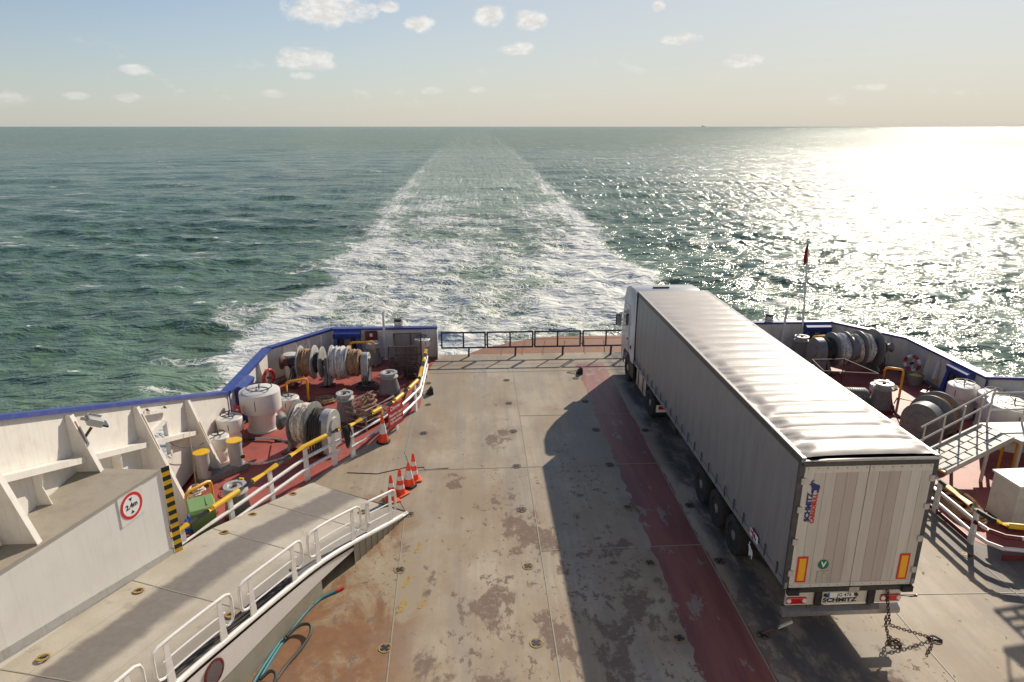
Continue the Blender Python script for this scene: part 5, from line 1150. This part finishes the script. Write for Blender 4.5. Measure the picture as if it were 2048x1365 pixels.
cr = thing('rope_crate', 'rusty tubular crate holding a heap of brown rope', 'crate', (-3.82, 22.15, .006), R(58))
cw, cd, ch_ = 1.5, .95, .74
for z in (.12, .33, .54, ch_):
    MB().tube([(-cw / 2, -cd / 2, z), (cw / 2, -cd / 2, z), (cw / 2, cd / 2, z), (-cw / 2, cd / 2, z)], .03 if z < .6 else .042, 6, closed=True).build('rail', 'crate_rust', cr)
for x in (-cw / 2, cw / 2):
    for y in (-cd / 2, cd / 2): MB().cyl((x, y, 0), (x, y, ch_), .036, n=8).build('corner_post', 'crate_rust', cr)
MB().box((0, 0, .1), (cw - .06, cd - .06, .02)).build('floor', 'rusty', cr, smooth=0)
def rope_pile(root_args, mat, cx0, n_, rx, ry, h, r, seed, name='rope_heap', cat='rope', rz=0.0):
    rg_ = np.random.default_rng(seed); rp = thing(name, root_args, cat, cx0, rz)
    pts = []
    for k in range(n_):
        for q in range(10):
            a = 2 * math.pi * q / 10 + k * .31; f = .35 + .65 * abs(math.sin(k * 1.7)) + rg_.uniform(-.08, .08)
            pts.append((math.cos(a) * rx * f + rg_.uniform(-.03, .03), math.sin(a) * ry * f + rg_.uniform(-.03, .03), r + h * (k / n_) * (1.25 - f) + rg_.uniform(0, .03)))
    MB().tube(spline(pts, 3), r, 6).build('rope', mat, rp)
    return rp
rope_pile('brown mooring rope heaped inside the rusty crate', 'rope_brown', (-3.82, 22.15, .13), 12, .52, .34, .95, .042, 1, rz=R(58))
MB().bar((-4.2, 21.2, .95), (-3.85, 22.35, 1.02), .03, .03).build('loose_bar', 'rusty_frame', cr, world=True)
dr_ = rope_pile('dark weathered ropes lying behind the right striped railing', 'rope_brown', (12.85, 15.6, .02), 8, .42, .95, .42, .045, 5)
rope_pile('dark cable heap under the port stern winch', 'rope_dark', (-4.35, 25.2, .02), 7, .42, .3, .4, .035, 9, name='cable_heap', cat='cable')
rope_pile('dark netting bundle behind the mesh screens', 'rope_dark', (-2.75, 26.45, .02), 10, .30, .26, 1.15, .04, 12, name='net_bundle', cat='net')

def screen(loc, rz, label, w, h, mesh=True):
    s_ = thing('mesh_screen', label, 'screen', loc, rz, group='rusty mesh screens')
    MB().tube([(-w / 2, 0, 0), (-w / 2, 0, h), (w / 2, 0, h), (w / 2, 0, 0)], .04, 6).build('frame', 'rusty_frame', s_)
    MB().cyl((-w / 2, 0, h * .42), (w / 2, 0, h * .42), .03, n=6).build('cross_bar', 'rusty_frame', s_)
    MB().cyl((w * .12, 0, 0), (w * .12, 0, h), .03, n=6).build('upright', 'rusty_frame', s_)
    if mesh:
        nb = MB(); st_ = .045
        for k in range(1, int(w / st_)): nb.bar((-w / 2 + k * st_, 0, .03), (-w / 2 + k * st_, 0, h - .02), .012, .012)
        for k in range(1, int(h / st_)): nb.bar((-w / 2, .004, k * st_), (w / 2, .004, k * st_), .012, .012)
        nb.build('wire_mesh', 'net', s_, smooth=0)['kind'] = 'stuff'
    for x in (-w / 2, w / 2): MB().bar((x, 0, h * .8), (x, .45, 0), .03, .03).build('stay', 'rusty_frame', s_, smooth=0)
screen((-3.02, 26.1, .006), R(4), 'nearer rusty mesh screen standing by the port stern', 1.12, 1.42)
screen((-2.95, 27.3, .006), R(2), 'farther taller rusty mesh screen standing by the port stern', 1.1, 1.62)
sf = thing('rusty_frame', 'open rusty pipe frame on the right between trailer roof and yellow hoop', 'frame', (14.0, 24.0, .006))
for a, b in (((13.0, 23.6, 0), (13.0, 23.6, 1.0)), ((14.9, 23.2, 0), (14.9, 23.2, 1.0)), ((14.5, 24.9, 0), (14.5, 24.9, 1.0)), ((13.2, 24.9, 0), (13.2, 24.9, 1.0)), ((13.0, 23.6, 1.0), (14.9, 23.2, 1.0)), ((14.9, 23.2, 1.0), (14.5, 24.9, 1.0)), ((14.5, 24.9, 1.0), (13.2, 24.9, 1.0)), ((13.2, 24.9, 1.0), (13.0, 23.6, 1.0)), ((13.0, 23.6, .25), (14.9, 23.2, .25)), ((13.8, 23.43, 0), (13.8, 23.43, 1.0))):
    MB().cyl(a, b, .028, n=6).build('pipe', 'rusty_frame', sf, world=True)

# lifebuoys
def lifebuoy(loc, rz, label, seg_white):
    lb2 = thing('lifebuoy', label, 'lifebuoy', loc, rz, group='lifebuoys')
    for k in range(8):
        pts = [(math.cos(a) * .29, 0, .62 + math.sin(a) * .29) for a in np.linspace(k * math.pi / 4, (k + 1) * math.pi / 4, 5)]
        MB().tube(pts, .068, 10).build('ring_segment', 'sign_white' if (k % 2 == 0 and seg_white) else 'ring_red', lb2)
    MB().bar((0, .09, 0), (0, .09, .95), .10, .05).build('stand', 'white', lb2, smooth=0)
    MB().cyl((0, -.12, .62), (0, .06, .62), .05, n=8).build('hanger', 'dark', lb2)
lifebuoy((-8.05, 25.0, .006), R(70), 'red lifebuoy on a white stand by the left bulwark', False)
lifebuoy((17.62, 25.35, .006), R(-60), 'red lifebuoy with white bands on the right bulwark', True)
bk = thing('bucket', 'grey bucket with yellow contents by the right lifebuoy', 'bucket', (17.3, 24.55, .006))
MB().lathe([(.24, 0), (.30, .42), (.32, .43), (.30, .44), (.28, .40)], n=20, caps=False).build('pail', 'grey', bk)
MB().lathe([(.29, .36), (.12, .44), (.001, .45)], n=20, caps=False).build('contents', 'yellow', bk)
rb2 = thing('hose_box', 'dark red box mounted on the stern bulwark', 'box', (-4.7, 28.9, .8))
MB().box((-4.68, 28.88, 1.02), (.52, .16, .48)).build('body', 'maroon', rb2, world=True, smooth=0, bevel=.02)
MB().box((-4.68, 28.795, 1.12), (.12, .006, .14)).build('mark', 'sign_white', rb2, world=True, smooth=0)
rs_ = thing('red_board', 'narrow upright red board with white lettering beside the middle vent', 'board', (-8.0, 21.15, 0))
MB().prism([(-8.02, 21.1, .25), (-7.78, 21.0, .25), (-7.80, 21.0, 1.12), (-8.04, 21.1, 1.12)], (.01, .03, 0)).build('board', 'ring_red', rs_, world=True, smooth=0)
for z in (.4, .6, .8, .98): MB().box((-7.91, 21.04, z), (.10, .012, .05), R(-22)).build('white_mark', 'sign_white', rs_, world=True, smooth=0)
MB().cyl((-7.9, 21.08, .0), (-7.9, 21.08, .3), .03, n=8).build('stake', 'rusty_frame', rs_, world=True)
# upright posts and flagstaff
def post(name, label, cat, base, top, r, mat):
    p_ = thing(name, label, cat, base); MB().cyl(base, top, r, r * .85, n=10).build('shaft', mat, p_, world=True)
    MB().lathe([(r * 2.2, 0), (r * 2.2, .03), (r, .06)], base, (0, 0, 1), 14).build('foot', mat, p_, world=True)
    return p_
wp = post('light_post', 'white post rising above the port stern bulwark', 'post', (-4.1, 28.75, .006), (-4.1, 28.75, 2.2), .055, 'white_pipe')
for z in (.4, .8, 1.1): MB().tube([(-4.1, 28.7, z), (-4.3, 28.6, z), (-4.3, 28.6, z + .22), (-4.1, 28.7, z + .22)], .012, 5).build('rung', 'white_pipe', wp, world=True)
wp2 = post('light_post', 'white post rising above the starboard stern bulwark', 'post', (13.7, 28.75, .006), (13.75, 28.75, 2.15), .055, 'white_pipe')
for z in (.4, .8): MB().tube([(13.7, 28.7, z), (13.95, 28.6, z), (13.95, 28.6, z + .22), (13.7, 28.7, z + .22)], .012, 5).build('rung', 'white_pipe', wp2, world=True)
fs_ = post('flagstaff', 'slender white flagstaff at the starboard stern', 'flagstaff', (14.72, 28.9, .006), (14.45, 29.0, 5.05), .042, 'white_pipe')
MB().torus((14.45, 29.0, 5.07), .06, .012, (0, 1, 0), 12, 5).build('finial', 'black', fs_, world=True)
fg = thing('flag', 'limp dark red flag hanging at the top of the flagstaff', 'flag', (14.45, 28.95, 4.2))
fv = []; 
for i in range(15):
    z = 4.98 - .92 * i / 14; wmax = .03 + .12 * math.sin(min(1, i / 11) * math.pi * .62)
    for j in range(7): fv.append((14.44 - .008 * i / 14 - wmax * j / 6 * .9, 28.93 + .05 * math.sin(j * 2.1 + i * .4), z - .10 * j / 6 * (i / 14)))
fmb = MB(); fmb._add(fv, [(i * 7 + j, i * 7 + j + 1, (i + 1) * 7 + j + 1, (i + 1) * 7 + j) for i in range(4, 14) for j in range(6)])
fo = fmb.build('cloth', 'flag_red', fg, world=True, smooth=180); sl = fo.modifiers.new('thick', 'SOLIDIFY'); sl.thickness = .006
fm2 = MB(); fm2._add(fv, [(i * 7 + j, i * 7 + j + 1, (i + 1) * 7 + j + 1, (i + 1) * 7 + j) for i in range(0, 4) for j in range(6)])
fo2 = fm2.build('canton', 'flag_dark', fg, world=True, smooth=180); sl = fo2.modifiers.new('thick', 'SOLIDIFY'); sl.thickness = .006
# stern lanterns on the cap rail
for x, lb_ in ((-3.5, 'black stern lantern on the left blue cap rail'), (13.15, 'dark stern lantern on the right cap rail near the truck')):
    ln = thing('stern_lantern', lb_, 'lantern', (x, 29.08, 1.38))
    MB().cyl((x, 29.08, 1.5), (x, 29.08, 1.66), .13, n=16).build('lens', 'lens_white', ln, world=True)
    MB().lathe([(.17, 0), (.2, .03), (.16, .09), (.001, .12)], (x, 29.08, 1.66), (0, 0, 1), 18).build('cap', 'dark', ln, world=True)
    MB().lathe([(.19, 0), (.17, .05), (.13, .06)], (x, 29.08, 1.45), (0, 0, 1), 18).build('base', 'grey_light', ln, world=True)
    for s_ in (-.16, .16): MB().cyl((x + s_, 29.08, 1.38), (x + s_, 29.08, 1.66), .02, n=6).build('leg', 'dark', ln, world=True)
# floodlight on the port bulwark
fl2 = thing('floodlight', 'grey floodlight bracketed to the left white bulwark', 'floodlight', (-8.2, 13.5, 3.6))
ax2 = Matrix.Rotation(R(35), 3, 'Z') @ Matrix.Rotation(R(28), 3, 'Y')
MB().box((-8.05, 13.55, 3.95), (.30, .40, .16), ax=ax2).build('body', 'grey_light', fl2, world=True, smooth=0, bevel=.03)
MB().box((-7.96, 13.62, 3.86), (.24, .34, .04), ax=ax2).build('glass', 'glass', fl2, world=True, smooth=0)
for d in (-.1, 0, .1): MB().box((-8.09 + d * .3, 13.53 + d, 4.03), (.24, .012, .07), ax=ax2).build('cooling_fin', 'grey_light', fl2, world=True, smooth=0)
MB().tube([(-8.38, 13.4, 3.62), (-8.2, 13.4, 3.66), (-8.1, 13.5, 3.82)], .03, 8).build('bracket', 'rusty_frame', fl2, world=True)
tl_ = thing('tube_light', 'rust streaked white strip light under the left cap rail', 'light', (-8.3, 16.9, 2.75))
MB().bar((-8.28, 16.2, 2.98), (-8.28, 17.3, 2.60), .08, .08).build('tube', 'white_pipe', tl_, world=True, smooth=0)
for y in (16.3, 17.2): MB().cyl((-8.36, y, 2.98 - (y - 16.2) * .345 + .1), (-8.28, y, 2.98 - (y - 16.2) * .345), .03, n=6).build('clip', 'rusty', tl_, world=True)
tl2 = thing('tube_light', 'pale yellow strip light on the starboard bulwark beside the blue chock', 'light', (17.9, 24.2, .6))
MB().bar((17.85, 24.25, .35), (17.95, 24.25, 1.15), .12, .10).build('tube', 'cone_white', tl2, world=True, smooth=0)
MB().box((17.92, 24.25, .3), (.14, .16, .08)).build('end_cap', 'yellow', tl2, world=True, smooth=0)
# hanging lines on the port bulwark
hl = thing('hanging_line', 'thin brown line hanging from the left bulwark to the red deck', 'rope', (-7.9, 17.4, 0))
MB().tube([(-8.05, 17.8, 2.3), (-7.95, 17.5, 1.2), (-7.85, 17.2, .02)], .014, 5).build('line', 'rope_brown', hl, world=True)
hl2 = thing('slack_cable', 'thin dark cable sagging between left bulwark frames and the smallest vent', 'cable', (-8.1, 18, 1.2))
MB().tube(spline([(-8.3, 16.6, 2.2), (-8.15, 17.2, 1.55), (-8.05, 18.2, 1.1), (-7.95, 19.1, .95)], 6), .011, 5).build('cable', 'hose_black', hl2, world=True)
bh_ = thing('hose_reel_pile', 'blue hose tangle on the red deck beside the hazard stripes', 'hose', (-7.35, 15.0, .02))
for k in range(4): MB().torus((-7.35 + .05 * k, 15.35 + .06 * k, .12 + .07 * k), .20 + .02 * (k % 2), .035, (.2 * k, .4, 1), 18, 6).build('coil', 'bluehose', bh_, world=True)
ct = thing('canister', 'white plastic canister on the red deck beside the hazard stripes', 'canister', (-7.2, 14.35, .006))
MB().lathe([(.17, 0), (.19, .03), (.19, .42), (.12, .5), (.05, .52), (.05, .58)], n=18).build('body', 'white_clean', ct)
MB().lathe([(.06, .57), (.06, .62), (.001, .62)], n=12).build('cap', 'bluehose', ct)
# barrel float beside the trailer roof
br = thing('steel_drum', 'grey ribbed drum lying beneath the rusty frame on the right', 'drum', (13.7, 22.6, .006))
MB().lathe([(.001, -.5), (.28, -.48), (.34, -.38), (.34, .38), (.28, .48), (.001, .5)], (13.7, 22.6, .36), (1, -.15, 0), 26, caps=False).build('shell', 'grey', br, world=True)
for k in range(9): MB().torus(Vector((13.7, 22.6, .36)) + Vector((1, -.15, 0)).normalized() * (-.32 + .08 * k), .342, .012, (1, -.15, 0), 22, 5).build('rib', 'grey', br, world=True)

# ================================================================ HOSES AND ROPES ON DECK
th = thing('teal_hose', 'teal and black hose looped on the rusty deck beside the ramp coaming', 'hose', (-3.7, 11.6, .02))
MB().tube(spline([(-3.20, 12.92, .03), (-3.36, 12.80, .03), (-3.56, 12.58, .03), (-3.84, 11.95, .03), (-4.02, 11.42, .03), (-4.17, 10.75, .03), (-4.26, 10.2, .03), (-4.4, 9.4, .03)], 6), .030, 8).build('hose', 'hose_teal', th, world=True)
MB().tube(spline([(-3.62, 12.48, .05), (-3.80, 11.95, .05), (-3.97, 11.40, .03), (-4.10, 10.75, .03), (-4.17, 10.2, .03), (-4.25, 9.4, .03)], 6), .028, 8).build('hose', 'hose_teal', th, world=True)
MB().tube(spline([(-3.95, 11.42, .08), (-3.74, 11.72, .12), (-3.52, 11.72, .14), (-3.46, 11.48, .10), (-3.58, 11.12, .05), (-3.74, 10.75, .03), (-3.86, 10.3, .03), (-4.0, 9.6, .03)], 7), .034, 8).build('loop', 'hose_black', th, world=True)
MB().tube(spline([(-4.15, 10.35, .06), (-3.98, 10.52, .12), (-3.84, 10.42, .12), (-3.86, 10.15, .06), (-4.0, 9.7, .03)], 6), .034, 8).build('loop', 'hose_black', th, world=True)
MB().cyl((-3.22, 12.90, .03), (-3.08, 13.02, .03), .036, n=10).build('coupling', 'ring_red', th, world=True)
cb2 = thing('ramp_cables', 'bundle of dark cables lying along the ramp edge behind the railing', 'cable', (-5.3, 9.6, 1.3))
for k in range(4):
    pts = [rpt(12.2 - 1.0 * q) + Vector((-.16 - .05 * k + .05 * math.sin(q * 2 + k), 0, .045)) for q in range(0, 8)]
    MB().tube(spline(pts, 4), .024, 6).build('cable', 'hose_black' if k % 2 else 'rope_dark', cb2, world=True)
rd = thing('red_hose', 'dark red hose curving across the starboard mooring deck', 'hose', (15, 20.8, .03))
MB().tube(spline([(14.7, 22.0, .6), (14.75, 21.7, .12), (14.85, 21.2, .04), (14.9, 20.7, .04), (14.4, 20.3, .04), (13.6, 20.0, .04), (12.8, 20.2, .04)], 7), .045, 8).build('hose', 'maroon', rd, world=True)
rw = thing('wire_line', 'taut wire from the near starboard winch across the red deck', 'rope', (15.3, 21.5, .5))
MB().tube([(14.6, 20.1, 1.1), (15.25, 22.4, .35), (15.3, 22.6, .05)], .022, 6).build('wire', 'rope_dark', rw, world=True)
pr_ = thing('deck_rope', 'pale mooring rope running over the red deck from bollards to the near port winch', 'rope', (-6.6, 18.9, .03))
MB().tube(spline([(-7.2, 18.75, .3), (-6.95, 18.95, .1), (-6.5, 19.05, .06), (-6.05, 19.35, .06), (-5.85, 19.6, .12)], 6), .04, 7).build('rope', 'rope_light', pr_, world=True)

for lb_, mt, pts in (('pair of grey hydraulic pipes along the foot of the port bulwark', 'grey', [(-8.2, 22, .08), (-8.2, 25.6, .08), (-7.9, 26.4, .08), (-6.4, 28.5, .08), (-4.9, 28.6, .08)]),
                     ('pair of grey hydraulic pipes feeding the near port winch', 'grey', [(-8.15, 20.9, .08), (-6.9, 20.75, .08), (-6.3, 20.5, .08), (-5.9, 20.35, .15)]),
                     ('pair of grey hydraulic pipes along the foot of the starboard bulwark', 'grey', [(17.8, 19, .08), (17.8, 25.6, .08), (17.5, 26.4, .08), (16.0, 28.5, .08)])):
    hp_ = thing('hydraulic_pipes', lb_, 'pipe', pts[0])
    for k in (0, 1): MB().tube([(x + .09 * k, y - .05 * k, z) for x, y, z in pts], .03, 8).build('pipe', mt, hp_, world=True)
    for q in range(len(pts) - 1):
        m_ = Vector(pts[q]).lerp(Vector(pts[q + 1]), .5); MB().box((m_.x + .04, m_.y, .05), (.24, .06, .09)).build('clamp', 'dark', hp_, world=True, smooth=0)
ms_ = thing('hanging_strands', 'dark rope ends hanging over the front of the near port winch', 'rope', (-5.0, 19.5, .3))
for k in range(7):
    x = -5.22 + k * .055; MB().tube(spline([(x, 19.75, 1.32), (x + .02, 19.42, 1.15), (x + .03 * math.sin(k), 19.33, .75), (x + .05 * math.sin(k * 2.1), 19.36, .35), (x + .04, 19.3, .10 + .05 * (k % 3))], 5), .026, 6).build('strand', 'rope_dark', ms_, world=True)
for loc, rz, lb_ in (((-6.2, 27.6, .006), .2, 'grey valve box by the port stern chock'), ((-7.75, 23.9, .006), 1.5, 'grey valve box by the left bulwark under the blue chock'), ((13.2, 26.9, .006), .1, 'grey valve box by the starboard long winch'), ((16.4, 22.6, .006), .7, 'grey valve box on the starboard red deck beside the vents')):
    vb = thing('valve_box', lb_, 'box', loc, rz, group='grey valve boxes')
    MB().box((0, 0, .3), (.34, .26, .42)).build('body', 'grey', vb, smooth=0, bevel=.02)
    for x in (-.12, .12): MB().cyl((x, 0, 0), (x, 0, .12), .03, n=8).build('leg', 'rusty', vb)
    for x in (-.1, 0, .1): MB().cyl((x, -.05, .5), (x, -.12, .72), .014, n=6).build('lever', 'black', vb)
for loc, rz, lb_ in (((-7.0, 17.35, .006), 0, 'round manhole cover on the red deck near the bollards'), ((16.2, 21.2, .006), 0, 'round manhole cover on the starboard red deck in the glare'), ((-5.4, 23.3, .006), 0, 'round manhole cover on the red deck behind the near port winch')):
    mh = thing('manhole_cover', lb_, 'manhole', loc, rz, group='manhole covers')
    MB().lathe([(.30, 0), (.30, .03), (.24, .035), (.001, .035)], n=28, caps=False).build('plate', 'red_deck', mh)
    for k in range(10): MB().cyl((math.cos(k * .628) * .26, math.sin(k * .628) * .26, .03), (math.cos(k * .628) * .26, math.sin(k * .628) * .26, .055), .016, n=6).build('bolt', 'rusty', mh)
cl_ = rope_pile('coil of brown rope on the port red deck beside the hoop', 'rope_brown', (-5.7, 24.0, .02), 5, .36, .36, .12, .035, 21, name='rope_coil', cat='rope')
rope_pile('small heap of pale rope by the bollards', 'rope_light', (-7.95, 17.35, .02), 5, .22, .25, .3, .03, 33, name='rope_heap', cat='rope')
rope_pile('tangle of pale rope on the starboard deck under the winch', 'rope_light', (16.0, 24.3, .02), 5, .4, .3, .1, .03, 41, name='rope_heap', cat='rope')

# ================================================================ CABINET, GANGWAY AND PLATFORM
ac = thing('deck_cabinet', 'white deck cabinet with louvred side at the right edge behind the railing', 'cabinet', (14.1, 14.8, .006), R(2))
MB().box((0, 0, .70), (1.55, .85, 1.15)).build('body', 'platform_white', ac, smooth=0, bevel=.015)
MB().box((0, 0, 1.30), (1.62, .92, .05)).build('lid', 'white_clean', ac, smooth=0)
pn_ = MB().box((.35, -.43, .72), (.78, .015, .95)).build('louvre_panel', 'grey_light', ac, smooth=0)
for k in range(16): MB().box((.35, -.445, .30 + k * .055), (.72, .02, .018)).build('louvre', 'dark', pn_, smooth=0)
MB().bar((-.06, -.435, .2), (-.06, -.435, 1.24), .012, .012).build('door_seam', 'dark', ac, smooth=0)
for x in (-.68, .68):
    for y in (-.34, .34): MB().box((x, y, .07), (.10, .10, .14)).build('leg', 'rusty', ac, smooth=0)
MB().box((0, 0, .14), (1.6, .9, .03)).build('base_frame', 'rusty', ac, smooth=0)

gw = thing('gangway', 'white gangway with stepped tread plates leading to a platform at the right edge', 'gangway', (14.2, 17.2, 0))
GW = lambda mb, nm, mat='platform_white', par=gw, sm=0: mb.build(nm, mat, par, world=True, smooth=sm)
gA, gB = Vector((12.85, 16.9, .60)), Vector((15.25, 17.65, 1.22)); gd = (gB - gA).normalized(); gs_ = Vector((-gd.y, gd.x, 0)).normalized(); gwid = .92
bed = GW(MB().hexa([gA - gs_ * gwid / 2 - Vector((0, 0, .04)), gB - gs_ * gwid / 2 - Vector((0, 0, .04)), gB + gs_ * gwid / 2 - Vector((0, 0, .04)), gA + gs_ * gwid / 2 - Vector((0, 0, .04)), gA - gs_ * gwid / 2, gB - gs_ * gwid / 2, gB + gs_ * gwid / 2, gA + gs_ * gwid / 2]), 'tread_bed', 'dark')
nt_ = 7; nl = 3; gup = gd.cross(gs_) * -1
if gup.z < 0: gup = -gup
for k in range(nt_):
    for l in range(nl):
        f0, f1 = (k + .06 + .5 * (l % 2) * 0) / nt_, (k + .90) / nt_; w0, w1 = -gwid / 2 + gwid * (l + .05) / nl, -gwid / 2 + gwid * (l + .95) / nl
        sh = (.35 / nt_) * (l % 2); f0 = min(f0 + sh, 1); f1 = min(f1 + sh, 1)
        if f1 - f0 < .02: continue
        a_, b_ = gA.lerp(gB, f0), gA.lerp(gB, f1)
        GW(MB().hexa([a_ + gs_ * w0 + gup * .002, b_ + gs_ * w0 + gup * .002, b_ + gs_ * w1 + gup * .002, a_ + gs_ * w1 + gup * .002, a_ + gs_ * w0 + gup * .025, b_ + gs_ * w0 + gup * .025, b_ + gs_ * w1 + gup * .025, a_ + gs_ * w1 + gup * .025]), 'tread_pad', 'platform_white', bed)
for s_ in (-1, 1):
    GW(MB().bar(gA + gs_ * s_ * (gwid / 2 + .03), gB + gs_ * s_ * (gwid / 2 + .03), .05, .16), 'stringer')
for h in (.95, .50): GW(MB().cyl(gA + gs_ * (gwid / 2 + .03) + Vector((0, 0, h)), gB + gs_ * (gwid / 2 + .03) + gd * .3 + Vector((0, 0, h + .12)), .028, n=8), 'handrail', sm=32)
for f in (.06, .36, .66, .94):
    q = gA.lerp(gB, f) + gs_ * (gwid / 2 + .03); GW(MB().cyl(q, q + Vector((0, 0, .96)), .024, n=8), 'stanchion', sm=32)
lg = gA.lerp(gB, .62) - gs_ * gwid / 2
GW(MB().cyl((lg.x, lg.y, 0), (lg.x, lg.y, lg.z), .05, n=10), 'leg', sm=32); lg2 = gA.lerp(gB, .62) + gs_ * gwid / 2; GW(MB().cyl((lg2.x, lg2.y, 0), (lg2.x, lg2.y, lg2.z), .05, n=10), 'leg', sm=32)
GW(MB().bar(gA - gs_ * .5 - gd * .05 + Vector((0, 0, .02)), gA + gs_ * .5 - gd * .05 + Vector((0, 0, .02)), .06, .05), 'nosing', 'yellow')
pf = thing('landing_platform', 'pale landing platform with rails at the right edge above the gangway', 'platform', (16.3, 16.9, 1.2))
PF = lambda mb, nm, mat='platform_white', par=pf, sm=0: mb.build(nm, mat, par, world=True, smooth=sm)
PF(MB().prism([(15.15, 18.25, 1.14), (15.45, 16.95, 1.14), (17.6, 16.95, 1.14), (17.6, 18.25, 1.14)], (0, 0, .10)), 'deck_plate')
for x, y in ((15.5, 18.1), (15.55, 17.05), (17.5, 17.05), (17.5, 18.1)): PF(MB().cyl((x, y, 0), (x, y, 1.14), .05, n=10), 'leg', sm=32)
for x, y in ((15.3, 18.15), (16.4, 18.15), (17.5, 18.15)): PF(MB().cyl((x, y, 1.24), (x, y, 2.25), .032, n=8), 'stanchion', sm=32)
for h in (1.7, 2.25): PF(MB().cyl((15.3, 18.15, h), (17.5, 18.15, h), .03, n=8), 'handrail', sm=32)
# unseen platform, invented so its plate and rails throw shadows on the deck
wk = thing('unseen_shadow_platform', 'invented white railed platform out of view at right, shadowing the deck beside the trailer', 'platform', (16, 17, 5))
WK = lambda mb, nm, mat='platform_white', par=wk, sm=0: mb.build(nm, mat, par, world=True, smooth=sm)
WK(MB().prism([(15.2, 17.7, 4.9), (15.4, 16.5, 4.9), (18.2, 16.5, 4.9), (18.2, 18.1, 4.9)], (0, 0, .10)), 'deck_plate')
for k in range(4): WK(MB().bar((15.9, 18.05 + k * .27, 5.0), (18.2, 18.35 + k * .27, 5.0), .07, .07), 'grating_bar')
for k in range(7): WK(MB().bar((15.95 + k * .4, 18.0 + k * .05, 5.02), (15.95 + k * .4, 18.9 + k * .05, 5.02), .06, .05), 'grating_bar')
for h in (5.5, 6.0):
    WK(MB().cyl((15.25, 17.7, h), (18.2, 18.05, h), .03, n=8), 'handrail', sm=32); WK(MB().cyl((15.25, 17.7, h), (15.45, 16.5, h), .03, n=8), 'handrail', sm=32)
for x, y in ((15.27, 17.68), (15.9, 17.75), (16.6, 17.85), (17.4, 17.95), (18.2, 18.05), (15.43, 16.55)): WK(MB().cyl((x, y, 5), (x, y, 6.0), .028, n=8), 'stanchion', sm=32)
for x, y in ((16.0, 17.4), (18.1, 17.9), (18.1, 16.6)): WK(MB().cyl((x, y, 1.24 if x < 17 else 0), (x, y, 4.9), .06, n=10), 'leg', sm=32)
# unseen ferry superstructure, form invented, added so its white front bounces light aft
ss = struct(MB().box((4.8, -2.2, 4.4), (26.6, 2.0, 8.8)).build('superstructure', 'white_clean', smooth=0))
MB().box((4.8, -2.4, 11.2), (26.0, 1.6, 4.6)).build('upper_house', 'white_clean', ss, world=True, smooth=0)
for z in (4.2, 11.6):
    for k in range(14): MB().box((-6.4 + k * 1.72, -1.19 if z < 9 else -1.59, z), (1.1, .03, .9)).build('window', 'glass', ss, world=True, smooth=0)
# far-off ship on the horizon
fsp = thing('distant_ship', 'tiny grey ship on the horizon left of the glitter', 'ship', (5200, 16000, SEA_Z))
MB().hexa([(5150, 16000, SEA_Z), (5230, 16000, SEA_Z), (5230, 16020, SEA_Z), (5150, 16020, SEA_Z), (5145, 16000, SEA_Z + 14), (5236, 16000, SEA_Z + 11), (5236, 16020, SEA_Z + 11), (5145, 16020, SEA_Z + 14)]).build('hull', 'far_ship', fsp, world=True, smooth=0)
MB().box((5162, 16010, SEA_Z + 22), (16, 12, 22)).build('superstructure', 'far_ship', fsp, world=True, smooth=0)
